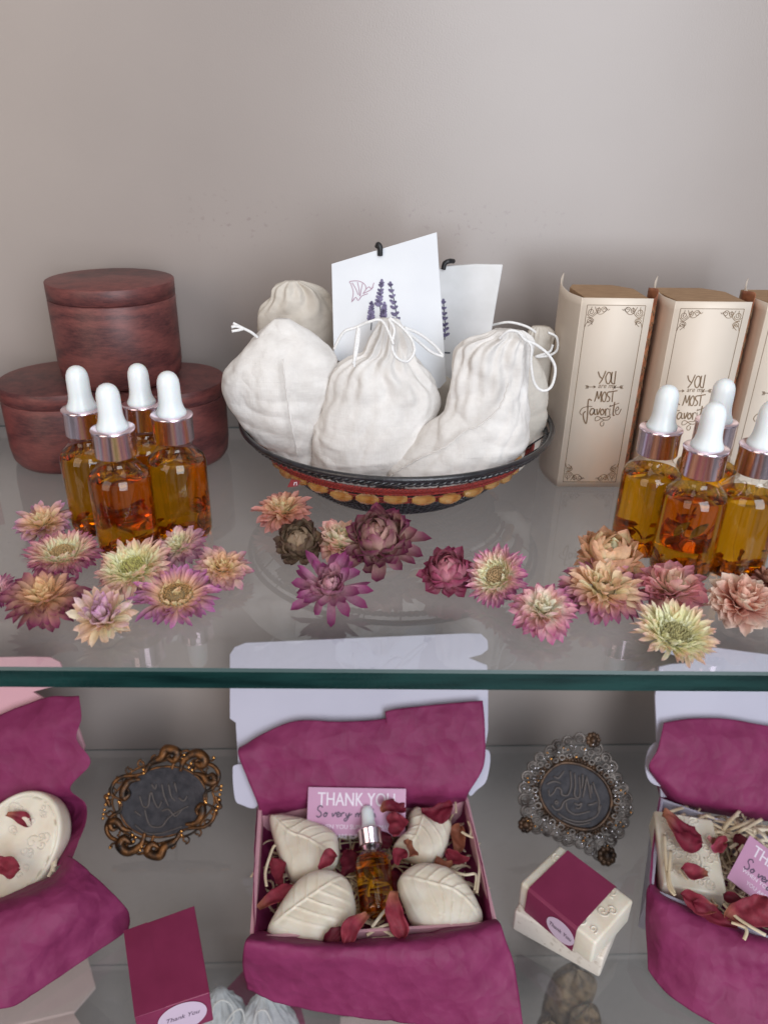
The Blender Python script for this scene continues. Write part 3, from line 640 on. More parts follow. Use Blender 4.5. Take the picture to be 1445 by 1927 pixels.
#PART2
# ------------------------------------------------------------------ printed boxes
def z3(x, y): return 1000+x/3.108, 480+y/3.108
REF = Plane((13.9, 47.0, 0), (0, -1, 0))
def r3(x, y):
    p = REF.hit(*z3(x, y)); return p.x-13.9, p.z
def printed_box(x, y, rot, label, h=12.65, wd=4.35, dep=4.6, fl=0.0):
    t = empty('printed_box', (x, y, 0), label, 'box', 'cream printed boxes with kraft inner cartons')
    cr, sr = cos(rot), sin(rot)
    def L(a, b, z): return V((x+a*cr-b*sr, y+a*sr+b*cr, z))
    e1, nn = V((cr, sr, 0)), V((sr, -cr, 0)); e2 = V((0, 0, 1))
    th = .05
    m = MB()   # front panel and the two side panels of the sleeve, one folded sheet
    nz = 24
    prof = [(.15, 5.6, .50), (-.30, 4.4, .30), (-.50, 3.2, .12), (-.45, 1.8, 0), (-.22, .7, 0), (0, 0, 0), (wd*.5, 0, 0), (wd, 0, 0), (wd+.25, .35, 0), (wd+.65, 1.0, .1)]
    prof = [V((p[0]+(p[1]*fl if k < 6 else 0), p[1], p[2])) for k, p in enumerate(prof)]
    left = smoothpath(prof[:6], 5)
    rows = [[L(p.x, p.y, (h+p.z)*k/nz + (0 if k else 0)) for p in left] for k in range(nz+1)]
    m.grid(rows); m.grid([[L(0, 0, h*k/nz), L(wd, 0, h*k/nz)] for k in range(nz+1)])
    m.build('sleeve', M['sleeve'], t, smooth=True, solid=.05)
    m = MB(); right = smoothpath([V((wd, 0.0, 0)), V((wd+.30, .42, 0)), V((wd+.62, 1.1, .35)), V((wd+.5, 2.4, .2))], 5)
    m.grid([[L(p.x, p.y+.02, (h+p.z)*k/60) + e1*(.035*math.sin(k*1.9)*(.5+.5*sin(k*.7)) if j < 2 else 0) for j, p in enumerate(right)] for k in range(61)])
    rp = m.build('side_print', M['orange'], t, smooth=True, solid=.04)
    m = MB()
    for k in range(26):
        z0 = .3+k*.47; s_ = 1 if k % 2 else -1
        pth = [L(p.x+.02, p.y-.03, z0+.35*s_*(j/len(right)-.5)+.16*sin(j*1.1+k*2.1)) for j, p in enumerate(right[1:12])]
        m.tube(pth, .022, 4)
    m.build('leaf_line', M['goldink'], rp)
    m = MB(); m.prism([L(.25, .35, 0), L(wd-.15, .35, 0), L(wd-.1, dep-1.2, 0), L(wd-1.2, dep, 0), L(.5, dep, 0), L(.12, dep-1, 0)], (0, 0, h-.06))
    m.build('inner_carton', M['kraft'], t, smooth=False, bevel=.04)
    # the print on the front
    pr = MB(); O = L(0, 0, 0)
    def Q(px, py):
        a, b = r3(px, py); return O+e1*a+e2*b
    def st(pts, wdt=.045, sm=True): pr.ribbon(smoothpath([Q(*p) for p in pts], 6) if sm else [Q(*p) for p in pts], wdt, nn, .045)
    X0, X1, Z0, Z1 = .32, wd-.42, .38, h-.42
    fr = [(X0, Z0), (X1, Z0), (X1, Z1), (X0, Z1)]
    for (a, b), (c, d) in zip(fr, fr[1:]+fr[:1]): pr.ribbon([O+e1*a+e2*b, O+e1*c+e2*d], .035, nn, .045)
    for sx, ox in ((1, X0), (-1, X1)):
        for sz, oz_ in ((-1, Z1), (1, Z0)):
            def K(a, b): return O+e1*(ox+sx*a)+e2*(oz_+sz*b)
            def spiral(ca, cb, r, turns, ph, d=1):
                pth = [K(ca+r*(1-.75*i/30)*cos(ph+d*turns*2*pi*i/30), cb+r*(1-.75*i/30)*sin(ph+d*turns*2*pi*i/30)) for i in range(31)]
                pr.ribbon(pth, .035, nn, .045)
            spiral(.30, .42, .24, 1.6, 0); spiral(.72, .30, .17, 1.4, 2, -1); spiral(1.08, .28, .2, 1.5, 3); spiral(.26, .98, .19, 1.5, 1, -1)
            for q in ([(.05, .55), (.3, .75), (.62, .52), (.75, .12)], [(.5, .1), (.7, .5), (1.0, .52), (1.3, .2)], [(.1, .75), (.42, .82), (.5, 1.0), (.2, 1.3)], [(.02, 1.35), (.1, 1.1), (.35, .95), (.45, 1.2)], [(1.1, .1), (1.3, .3), (1.42, .22)], [(.3, .1), (.26, .42)]):
                pr.ribbon(smoothpath([K(*p) for p in q], 5), .035, nn, .045)
    S = [[(388, 680), (397, 708), (412, 722)], [(432, 676), (412, 725), (392, 752)],
         [(446, 684), (432, 712), (436, 744), (450, 750), (462, 722), (460, 690), (446, 684)],
         [(470, 682), (464, 730), (468, 748), (480, 752)], [(491, 677), (486, 720), (482, 754)],
         [(382, 795), (374, 830), (366, 856)], [(382, 795), (390, 840), (406, 796), (404, 858)],
         [(422, 800), (410, 828), (414, 852), (426, 854), (434, 826), (430, 802), (422, 800)],
         [(458, 798), (443, 803), (442, 820), (454, 834), (450, 852), (436, 856)], [(452, 800), (500, 792)], [(474, 796), (468, 858)]]
    for q in S: st(q, .075)
    for q in ([(318, 770), (372, 770)], [(476, 772), (528, 771)]): st(q, .04)
    for a, b, s_ in ((372, 770, -1), (476, 772, 1)): pr.add([Q(a-s_*3, b)+nn*.045, Q(a+s_*12, b-9)+nn*.045, Q(a+s_*12, b+9)+nn*.045], [(0, 1, 2)])
    for a, s_ in ((318, 1), (528, -1)):
        for k in (0, 6, 12): st([(a+s_*k-s_*5, 760), (a+s_*k+s_*3, 770), (a+s_*k-s_*5, 781)], .035, False)
    ink_text(pr, 'are my', Q(385, 776), e1, e2, nn, .46, .9, .15, .045)
    F = [[(350, 850), (334, 842), (328, 862), (326, 910), (322, 960), (316, 984), (304, 962), (300, 928), (314, 912)], [(290, 935), (280, 918), (294, 895), (325, 885), (352, 884)],
         [(364, 898), (348, 898), (338, 920), (348, 934), (362, 918), (366, 900), (364, 926), (376, 930)], [(380, 898), (384, 932), (400, 894)],
         [(410, 900), (400, 918), (408, 934), (422, 920), (416, 902), (410, 900)], [(430, 898), (430, 938)], [(430, 914), (440, 896), (450, 902)],
         [(456, 896), (454, 930), (462, 934)], [(484, 858), (474, 930), (484, 934)], [(456, 884), (510, 864)], [(490, 912), (506, 900), (502, 886), (490, 900), (490, 926), (506, 930), (522, 898)],
         [(452, 886), (470, 880)], [(440, 940), (458, 946), (446, 962), (420, 962), (390, 944), (372, 948), (370, 966), (386, 966), (410, 950), (440, 948), (452, 936)],
         [(424, 962), (400, 980), (404, 998), (418, 994), (420, 976)], [(458, 880), (456, 876)]]
    for i, q in enumerate(F): st(q, .085 if i in (0, 2, 3, 4, 5, 8) else .05)
    pr.build('front_print', M['goldink'], t, smooth=False)
    return t
printed_box(13.9, 47.0, 0.0, 'cream printed box nearest the bowl, whole lettering in view')
printed_box(19.4, 46.3, .02, 'middle cream printed box whose lettering is half hidden by bottles', wd=4.7, fl=.13)
printed_box(24.95, 46.0, .03, 'cream printed box cut off by the right edge of the photo', fl=.22)

# ------------------------------------------------------------------ dried flowers
def mixc(a, b, t): return tuple(a[i]+(b[i]-a[i])*t for i in range(3))
def flower(px, py, rpx, tilt, az, rings, cols, label, seed, centre=None, dens=1.0, z=0.0, kind='dried flower', sqz=1.0):
    """rings: (count, r0, length, width, elevation deg, curl deg, colour position); radii as fractions of the flower radius"""
    rnd = random.Random(seed); o = oz(px, py, 1.3+z); Rr = 1.22*rpx/FPX*((o-CAM).dot(CF)); dens *= 1.6; tilt = max(2, tilt-18)
    verts = MB()
    tl, a_ = rad(tilt), rad(az)
    ax = V((sin(tl)*cos(a_), sin(tl)*sin(a_), cos(tl))); e1 = ax.orthogonal().normalized(); e2 = ax.cross(e1)
    def pal(t, s):
        inner, outer, tip = cols
        t = min(1, max(0, t)); c = mixc(mixc(inner, (.84, .64, .40), .45), mixc(outer, inner, .45*(1-s)), t*(.30+.70*s)); c = mixc(c, tip, (s**2.4)*(.15+.85*t))
        return c
    for (cnt, r0, ln, wd, el, curl, cp) in rings:
        cnt = max(3, int(cnt*dens))
        for i in range(cnt):
            ph = 2*pi*(i+rnd.uniform(-.32, .32))/cnt + r0*9; e = rad(el+rnd.uniform(-9, 9)); L_ = ln*Rr*rnd.choice((1, 1, 1, .8))*rnd.uniform(.8, 1.1); W_ = 1.26*wd*Rr*rnd.uniform(.8, 1.15)
            k = rad(curl+rnd.uniform(-30, 34)); tw = rnd.uniform(-.6, .6); dk = rnd.uniform(.78, 1.15)
            d = e1*cos(ph)+e2*sin(ph); sd = ax.cross(d)
            p = d*(r0*Rr); n = 6; rows, cc = [], []
            bt = rnd.uniform(-.14, .14)
            for s in range(n+1):
                u = s/n; ang = e + k*u
                dr = d*cos(ang)+ax*sin(ang); nrm = ax*cos(ang)-d*sin(ang)
                if s: p = p + dr*(L_/n)
                w = W_*(.45+.55*u/.55 if u < .55 else 1.0)*(max(0, (1-max(0, (u-.5)/.5)**3.2))**.5 if wd > .2 else max(0, (1-max(0, (u-.5)/.5)**2.8))**.62)
                cup = .32*w*(1 if k > -0.2 else -.4)
                sv = (sd*cos(tw*u)+nrm*sin(tw*u))
                q = p + sd*bt*Rr*u*u
                rows.append([q-sv*w*.5+nrm*cup, q-sv*w*.22+nrm*cup*.2, q, q+sv*w*.22+nrm*cup*.2, q+sv*w*.5+nrm*cup])
                c = pal(cp+rnd.uniform(-.06, .06), u); bt_ = 1.62-.42*min(1, max(0, cp))*(.4+.6*u); c = tuple(min(.92, max(0, x*dk*bt_)) for x in c)
                cc.append([c, tuple(x*.93 for x in c), tuple(x*.82 for x in c), tuple(x*.93 for x in c), c])
            verts.grid(rows, cols=cc)
    mc = MB()
    if centre:
        rc, hc, ccol, cnt = centre
        for i in range(cnt):
            a = i*2.39996; r = rc*Rr*math.sqrt(i/cnt); hh = hc*Rr*(1-.5*(r/(rc*Rr+1e-6))**2)
            c = e1*r*cos(a)+e2*r*sin(a)
            d = (e1*cos(a)+e2*sin(a))
            tip = c + ax*hh + d*rnd.uniform(-.03, .03)*Rr; s_ = .035*Rr
            cl = mixc(ccol, tuple(x*.6 for x in ccol), rnd.random())
            mc.add([c+e1*s_, c-e1*s_*.5+e2*s_*.9, c-e1*s_*.5-e2*s_*.9, tip+e1*s_*.5, tip-e1*s_*.3+e2*s_*.4, tip-e1*s_*.3-e2*s_*.4], [(0, 1, 4, 3), (1, 2, 5, 4), (2, 0, 3, 5), (3, 4, 5)], [tuple(x*.9 for x in cl)]*3+[tuple(min(.9, x*1.5) for x in cl)]*3)
    # green-brown base under the petals
    mbs = MB(); mbs.lathe([(0, -.16*Rr), (.14*Rr, -.14*Rr), (.24*Rr, -.03*Rr), (.2*Rr, .06*Rr), (0, .08*Rr)], (0, 0, 0), 12, (e1, e2, ax))
    mbs.c = [(.35, .25, .13)]*len(mbs.v)
    allz = sorted(p.z for p in verts.v+mbs.v); mn = allz[max(0, int(len(allz)*.004))]
    xs = [p.x for p in verts.v]; ys = [p.y for p in verts.v]; zs = [p.z for p in verts.v]
    cen = V(((min(xs)+max(xs))/2, (min(ys)+max(ys))/2, (max(zs)+mn)/2))
    for q in (verts, mc, mbs):
        for p in q.v:
            p.z = max(p.z-mn+.02+z, .015)
    cz = cen.z-mn+.02+z
    tgt = oz(px, py, cz); off = V((tgt.x-cen.x, tgt.y-cen.y, 0))
    for q in (verts, mc, mbs): q.v = [p+off for p in q.v]
    base = V((off.x, off.y, z+.02))
    t = empty('dried_flower', base, label, kind, 'dried strawflowers scattered on the upper shelf')
    verts.build('petals', M['petal'], t)
    mbs.build('flower_base', M['petal'], t)
    if centre: mc.build('flower_centre', M['petal'], t, smooth=False)
    return t
# colours (linear)
MAG = (.34, .030, .17); DMAG = (.15, .010, .065); LIL = (.55, .26, .50); PINK = (.62, .24, .30); CREAM = (.84, .68, .44); GOLD = (.58, .34, .13); TAN = (.52, .34, .22)
PEACH = (.78, .46, .27); PALE = (.80, .62, .52); MAUVE = (.36, .13, .20); BRN = (.16, .08, .05); OLV = (.22, .15, .09); YEL = (.80, .72, .42); WHL = (.72, .60, .66)
def fine(n=1):  # many narrow petals, flat straw-coloured disc
    return [(22, .30, .16, .06, 70, 20, 0), (26, .33, .28, .075, 55, 10, .15), (30, .36, .42, .085, 38, 5, .35), (34, .37, .52, .09, 22, 0, .6), (34, .35, .60, .095, 8, 0, .8), (32, .32, .62, .11, -10, -5, 1), (30, .28, .60, .11, -26, -8, 1), (26, .24, .56, .11, -42, -8, 1)]
def starry(): # pointed bracts round a papery golden heart
    return [(7, .04, .30, .12, 78, 25, 0), (10, .10, .34, .14, 62, 5, .05), (13, .16, .42, .16, 46, 0, .2), (15, .20, .52, .17, 30, -5, .45), (17, .22, .64, .18, 15, -5, .75), (17, .22, .72, .18, 2, -5, 1), (16, .2, .7, .18, -15, -4, 1), (14, .16, .66, .18, -34, -4, 1)]
def globe(): # incurved petals closing over the heart
    return [(6, .05, .46, .32, 88, 60, 0), (8, .16, .58, .34, 84, 78, .1), (10, .26, .70, .35, 76, 86, .25), (12, .34, .78, .34, 64, 90, .45), (13, .38, .76, .32, 48, 80, .7), (13, .36, .66, .30, 28, 62, .9), (12, .3, .58, .28, 4, 36, 1), (10, .24, .52, .26, -24, 20, 1)]
def cup(): # broad petals, loosely open
    return [(7, .06, .46, .2, 80, 30, 0), (9, .10, .56, .24, 66, 28, .2), (11, .16, .64, .27, 50, 15, .5), (13, .2, .72, .28, 32, 8, .8), (14, .22, .78, .28, 14, 0, 1), (12, .2, .72, .27, -6, -6, 1), (12, .18, .68, .26, -26, -6, 1)]
def big(): # few long pointed petals under an incurved heart
    return [(9, .08, .48, .2, 78, 50, .1), (12, .16, .54, .22, 62, 48, .3), (14, .2, .55, .22, 42, 40, .6), (9, .2, .80, .22, 18, 8, 1), (8, .2, .9, .22, -2, 5, 1)]
FL = [
 (82, 985, 52, 30, -100, starry(), (GOLD, TAN, LIL), 'tan flower with thin pale lilac lower petals, furthest back of the left heap', None, .9),
 (122, 1043, 63, 22, -95, fine(), (CREAM, (.55, .20, .33), MAG), 'magenta flower with a round cream disc, behind the golden-hearted one at left', (.32, .16, (.70, .52, .28), 150), 1),
 (-12, 1112, 40, 30, -60, fine(), (LIL, MAG, DMAG), 'dark magenta flower cut off by the left edge', (.3, .1, (.6, .4, .25), 60), .9),
 (82, 1128, 70, 24, -85, starry(), (GOLD, (.34, .09, .17), DMAG), 'flower with gold heart and dark magenta skirt, in front at far left', None, 1.1),
 (252, 1066, 66, 34, -120, fine(), ((.72, .66, .34), PALE, PINK), 'peach and pink flower with a yellow-green heart, in front of the bottles', (.34, .12, (.62, .60, .25), 160), 1),
 (340, 1030, 50, 45, -150, starry(), (CREAM, LIL, MAUVE), 'mauve flower with cream heart at the foot of the front left bottles', None, 1),
 (421, 1070, 52, 32, -60, starry(), (GOLD, PALE, (.40, .12, .24)), 'golden-hearted flower with pink outer petals at the right end of the left heap', None, 1.1),
 (332, 1116, 74, 28, -80, [(7, .04, .2, .12, 75, 20, 0), (26, .34, .14, .06, 80, 40, 0), (24, .37, .42, .11, 22, 5, .8), (24, .38, .58, .12, 10, 0, .9), (22, .36, .62, .12, -6, 0, 1)], (GOLD, (.48, .20, .40), (.42, .12, .34)), 'violet flower opened flat around a wide straw-coloured disc', (.36, .08, (.58, .38, .17), 170), 1),
 (192, 1155, 64, 42, -75, [(10, .08, .55, .17, 78, 18, .7), (13, .14, .6, .18, 66, 10, .9), (15, .2, .66, .18, 50, 5, .4), (15, .22, .66, .18, 32, 0, .1), (13, .2, .6, .17, 10, -5, 0), (10, .14, .6, .17, -20, -10, 0)], (TAN, WHL, LIL), 'silvery lilac flower with papery tan bracts, foremost of the left heap', None, 1),
 (530, 962, 52, 26, -110, starry(), ((.66, .36, .18), (.62, .22, .22), (.60, .30, .28)), 'coral pink flower with peach heart at the left foot of the bowl', None, 1.2),
 (563, 1012, 46, 50, -110, globe(), ((.40, .32, .24), OLV, (.10, .05, .05)), 'brown olive half closed flower below the coral pink one', None, 1.1),
 (640, 1018, 50, 26, -90, cup(), (CREAM, PALE, (.60, .24, .26)), 'peach and cream flower in the middle of the group below the bowl', (.14, .12, (.7, .45, .15), 40), 1),
 (724, 1008, 56, 46, -100, globe()+[(8, .2, .95, .28, -20, 5, 1)], ((.50, .36, .30), (.20, .04, .09), DMAG), 'dark maroon flower under the front of the bowl', None, 1.2),
 (625, 1096, 62, 44, -95, big(), ((.42, .22, .38), (.26, .04, .16), (.20, .02, .11)), 'purple flower with long pointed petals, foremost below the bowl', None, 1),
 (840, 1070, 50, 40, -90, globe(), ((.52, .20, .36), (.38, .07, .16), (.26, .03, .09)), 'magenta ball-shaped flower right of the bowl group', None, 1.1),
 (932, 1080, 56, 62, -145, fine(), (CREAM, (.56, .24, .46), (.44, .08, .28)), 'lilac flower lying on its side with a cream heart, next to the magenta ball', (.26, .12, (.66, .5, .3), 90), .9),
 (1022, 1147, 62, 34, -95, starry(), (PALE, (.70, .38, .46), (.40, .07, .22)), 'pale pink flower with magenta tips, left of the tan one', (.12, .2, (.55, .35, .15), 30), 1.1),
 (1137, 1108, 78, 24, -90, [(8, .1, .2, .14, 60, 60, 0), (14, .16, .3, .15, 50, 10, 0), (18, .24, .4, .16, 30, -5, .05), (22, .28, .5, .17, 18, -8, .1), (26, .34, .56, .15, 4, -10, .6), (28, .34, .6, .14, -10, -12, .9), (26, .3, .62, .13, -26, -12, 1)], ((.58, .36, .22), (.52, .24, .30), (.36, .08, .24)), 'wide tan flower with mauve fringe, under the peach globe', (.14, .06, (.3, .16, .06), 50), 1),
 (1150, 1034, 52, 20, -90, globe(), ((.92, .72, .44), (.84, .54, .34), (.58, .30, .20)), 'peach cream globe-shaped flower against the left bottle of the right cluster', None, 1.1),
 (1262, 1102, 60, 24, -95, cup(), (PALE, (.58, .22, .27), (.48, .16, .22)), 'dusty pink flower in front of the front right bottle', (.12, .3, (.6, .35, .15), 40), 1),
 (1395, 1130, 62, 26, -85, cup(), ((.42, .06, .12), (.74, .46, .38), PALE), 'blush flower with a crimson heart near the right edge', None, 1.1),
 (1273, 1185, 74, 32, -80, fine(), (YEL, (.80, .66, .42), (.66, .34, .36)), 'cream yellow flower with pink underside, foremost on the right', (.33, .14, (.55, .52, .28), 170), 1),
 (1446, 1088, 34, 20, -90, cup(), ((.3, .06, .06), (.28, .05, .07), BRN), 'small brown red flower half cut by the right edge', None, .8),
]
for i, (px, py, r, tl, az, rg, cl, lb, ce, dn) in enumerate(FL):
    if i == 21:   # magenta rows under the cream ones
        rg = rg[:5]
    z_ = 0.0
    if i == 18: z_ = .45
    if rg[0][4] == 88: r *= 1.15 if i != 18 else 1.3   # closed heads read smaller than their petals
    flower(px, py, r, tl, az, rg, cl, lb, 100+i, ce, dn, z_)

# ------------------------------------------------------------------ gift boxes on the middle shelf
SZ = -34.0
def patch(rows, nu=70, nv=50, amp=.12, seed=0, sc_=.5, fold=0.0):
    """a sheet through rows of 3-D points, crumpled along its normals"""
    R_ = [resample(smoothpath(r, 8), nu) for r in rows]
    colz = [resample(smoothpath([R_[i][j] for i in range(len(R_))], 8), nv) for j in range(nu)]
    g = [[colz[j][i] for j in range(nu)] for i in range(nv)]
    out = []
    for i in range(nv):
        r = []
        for j in range(nu):
            p = g[i][j]; a = g[min(i+1, nv-1)][j]-g[max(i-1, 0)][j]; b = g[i][min(j+1, nu-1)]-g[i][max(j-1, 0)]
            n = a.cross(b); n = n.normalized() if n.length > 0 else V((0, 0, 1))
            c = 1-abs(fnoise(p, sc_, seed))*2.6; c2 = 1-abs(fnoise(p, sc_*2.1, seed+4))*2.6
            q = p+V((fnoise(p, .3, 1), fnoise(p, .3, 2), 0))*1.2; d = amp*(2.0*abs(fnoise(q, sc_*.55, seed))+1.1*abs(fnoise(q, sc_*1.2, seed+4))+.45*abs(fnoise(q, sc_*2.6, seed+5))-.6)*.85 + fold*sin(p.x*2.1+seed+2*fnoise(p, .3, seed))*.8
            r.append(p+n*d)
        out.append(r)
    return out
def tray(pts, ztop, label, col, name='gift_box'):
    """pts: the four top corners (back left, back right, front right, front left)"""
    pts = [V((p.x, p.y, 0)) for p in pts]; c = sum(pts, V())/4
    t = empty(name, V((c.x, c.y, SZ)), label, 'box', 'open gift boxes')
    def ins(d): return [p + (c-p).normalized()*d*1.41 for p in pts]
    o, i_ = pts, ins(.28); m = MB()
    rows = []
    for ring, z in ((o, SZ), (o, ztop), (i_, ztop), (i_, SZ+.2)):
        rows.append([V((p.x, p.y, z)) for p in ring])
    m.grid(rows, closed=True); m.add([V((p.x, p.y, SZ+.2)) for p in i_], [(0, 1, 2, 3)]); m.add([V((p.x, p.y, SZ+.01)) for p in o], [(3, 2, 1, 0)])
    m.build('tray', col, t, smooth=False, bevel=.05, weld=True)
    return t
def lid(t, pl, poly, col, ears=(), th=.25):
    P = [pl.hit(*p) for p in poly]
    m = MB(); m.prism(P, -pl.n*th); l = m.build('lid', col, t, smooth=False)
    for e in ears:
        e = smoothpath([pl.hit(*p)+pl.n*.5 for p in e], 5, True); m = MB(); m.prism(e, -pl.n*.12); m.build('side_flap', col, l, smooth=False)
    return l
def lidplane(yh, zh, yt, zt, tw=0.0):
    d = V((tw, yt-yh, zt-zh)).normalized(); n = V((1, 0, 0)).cross(d)
    if n.y > 0: n = -n
    return Plane((0, yh, zh), n)
# ---- middle box
ZT = -29.5
tr = tray([oz(486, 1517, ZT), oz(880, 1499, ZT), oz(936, 1738, ZT), oz(470, 1766, ZT)], ZT, 'open gift box in the middle with a lilac white lid, four leaf soaps inside', M['pinkbox'])
LP = lidplane(47.2, ZT, 53.0, -18.0)
rc = lambda pts: pts
lid(tr, LP, [(492, 1508), (452, 1500), (444, 1360), (433, 1352), (433, 1232), (442, 1218), (462, 1210), (880, 1192), (905, 1193), (917, 1205), (918, 1222), (905, 1232), (882, 1238), (916, 1252), (918, 1270), (918, 1375), (905, 1450), (880, 1490)], M['lilacbox'],
    ears=([(446, 1436), (440, 1450), (444, 1498), (456, 1510), (486, 1512), (486, 1440)], [(880, 1420), (880, 1490), (896, 1482), (914, 1462), (918, 1410)]))
ts = empty('tissue_paper', tr.location/CM + V((0, -2, 3)), 'crumpled magenta tissue lining the middle gift box and folded over its front', 'tissue paper', 'magenta tissue papers')
TP = Plane(LP.o + V((0, -.9, 0)), LP.n)
TQ = Plane(LP.o + V((0, -1.6, 0)), LP.n)
def rowp(pl, pts): return [pl.hit(*p) for p in pts]
g = patch([rowp(TP, [(452, 1408), (500, 1378), (560, 1356), (640, 1358), (724, 1352), (727, 1338), (800, 1328), (908, 1318)]),
           rowp(TQ, [(449, 1420), (510, 1410), (600, 1400), (700, 1390), (750, 1386), (800, 1382), (912, 1370)]),
           rowp(TQ, [(466, 1465), (540, 1450), (640, 1440), (690, 1440), (760, 1438), (820, 1440), (910, 1440)]),
           rowp(TQ, [(484, 1510), (560, 1500), (660, 1496), (700, 1494), (750, 1492), (820, 1492), (882, 1492)]),
           [oz(490, 1535, -30.3), oz(580, 1535, -31), oz(720, 1530, -31), oz(800, 1525, -31), oz(876, 1512, -30.3)]], 90, 60, .10, 3, .35)
m = MB(); m.grid(g); m.build('back_sheet', M['tissue'], ts, solid=.008)
g = patch([[oz(492, 1752, -31.5), oz(600, 1768, -31.5), oz(700, 1762, -31.5), oz(800, 1752, -31.5), oz(915, 1728, -31.5)],
           [oz(468, 1762, -28.9), oz(600, 1776, -28.8), oz(700, 1772, -28.8), oz(800, 1762, -28.8), oz(938, 1734, -28.9)],
           [oz(459, 1785, -29.1), oz(600, 1800, -28.8), oz(720, 1800, -28.8), oz(830, 1795, -28.8), oz(950, 1765, -29.1)],
           [oz(458, 1820, -31.2), oz(590, 1845, -30.8), oz(720, 1850, -30.8), oz(850, 1850, -30.8), oz(968, 1820, -31.0)],
           [oz(465, 1862, -33.2), oz(520, 1884, -33.6), oz(600, 1905, -33.6), oz(720, 1920, -33.7), oz(860, 1930, -33.7), oz(984, 1930, -33.5)]], 110, 70, .16, 8, .42)
m = MB(); m.grid(g); m.build('front_sheet', M['tissue'], ts, solid=.008)
g1 = patch([[oz(484, 1520, -29.4), oz(478, 1640, -29.3), oz(478, 1758, -29.3)], [oz(497, 1530, -31.5), oz(494, 1640, -31.5), oz(498, 1750, -31.5)], [oz(520, 1540, -32.8), oz(520, 1640, -32.8), oz(530, 1740, -32.8)]], 40, 20, .08, 4, .6)
g2 = patch([[oz(876, 1506, -29.3), oz(906, 1620, -29.2), oz(926, 1735, -29.2)], [oz(862, 1520, -31.5), oz(888, 1620, -31.5), oz(905, 1730, -31.5)], [oz(840, 1530, -32.8), oz(860, 1620, -32.8), oz(880, 1720, -32.8)]], 40, 20, .08, 5, .6)
m = MB(); m.grid(g1); m.grid(g2)
m.grid([[V((x, y, -32.4)) for x in (-7.6, 10.1)] for y in (36, 46.4)])
m.build('lining', M['tissue'], ts)

def shredded(area_pts, z, n, seed, label, long=(1.5, 4.5), avoid=None, lift=.5):
    rnd = random.Random(seed); m = MB(); A, B, C_, D = area_pts
    for i in range(n):
        u, v = rnd.random(), rnd.random(); p = A.lerp(B, u).lerp(D.lerp(C_, u), v); p = V((p.x, p.y, z+rnd.uniform(-.3, lift)))
        a = rnd.uniform(0, 2*pi); L_ = rnd.uniform(*long); pth = []; cv = rnd.uniform(-.5, .5); wv = rnd.uniform(0, 6)
        for k in range(9):
            q = k/8-.5; aa = a+cv*q*3; pth.append(p+V((cos(aa)*L_*q, sin(aa)*L_*q, .25*sin(wv+k*.9)+.1)))
        # keep within the box outline
        tl = rnd.uniform(-.8, .8)
        m.ribbon(pth, .17, V((sin(tl)*sin(a), -sin(tl)*cos(a), cos(tl))))
    o = m.build('shredded_paper', M['shred'], origin=area_pts[0].lerp(area_pts[2], .5), solid=.02)
    return tag(o, label, 'shredded paper', kind='stuff')
shredded([oz(520, 1560, -32), oz(850, 1545, -32), oz(890, 1735, -32), oz(510, 1755, -32)], -32.0, 260, 4, 'cream shredded paper filling the middle gift box', lift=.6)
# long strands one can see
m = MB()
for st, w_ in (([(497, 1764), (540, 1776), (600, 1785), (610, 1788)], .3), ([(618, 1780), (660, 1783), (700, 1775), (720, 1770), (745, 1772)], .22), ([(700, 1745), (715, 1725), (735, 1700), (742, 1685)], .22),
           ([(690, 1752), (715, 1748), (740, 1762), (748, 1770)], .22), ([(502, 1668), (500, 1640), (512, 1600), (518, 1590)], .2), ([(835, 1495), (850, 1490), (856, 1505), (858, 1530)], .16), ([(868, 1565), (880, 1572), (895, 1578)], .2),
           ([(850, 1640), (875, 1646), (895, 1646), (893, 1675)], .2), ([(896, 1595), (902, 1630), (897, 1680)], .2), ([(880, 1545), (886, 1560), (884, 1575)], .15), ([(868, 1755), (890, 1745), (908, 1742)], .25), ([(700, 1768), (760, 1765), (820, 1768), (870, 1752)], .25), ([(690, 1760), (730, 1740), (760, 1752)], .2)):
    m.ribbon(smoothpath([oz(x, y, -29.6) for x, y in st], 8), w_, V((.1, -.35, .9)))
o = m.build('paper_strands', M['shred'], origin=oz(700, 1700, -30), solid=.03); tag(o, 'loose long strands of shredded paper on top of the middle box', 'shredded paper', kind='stuff')

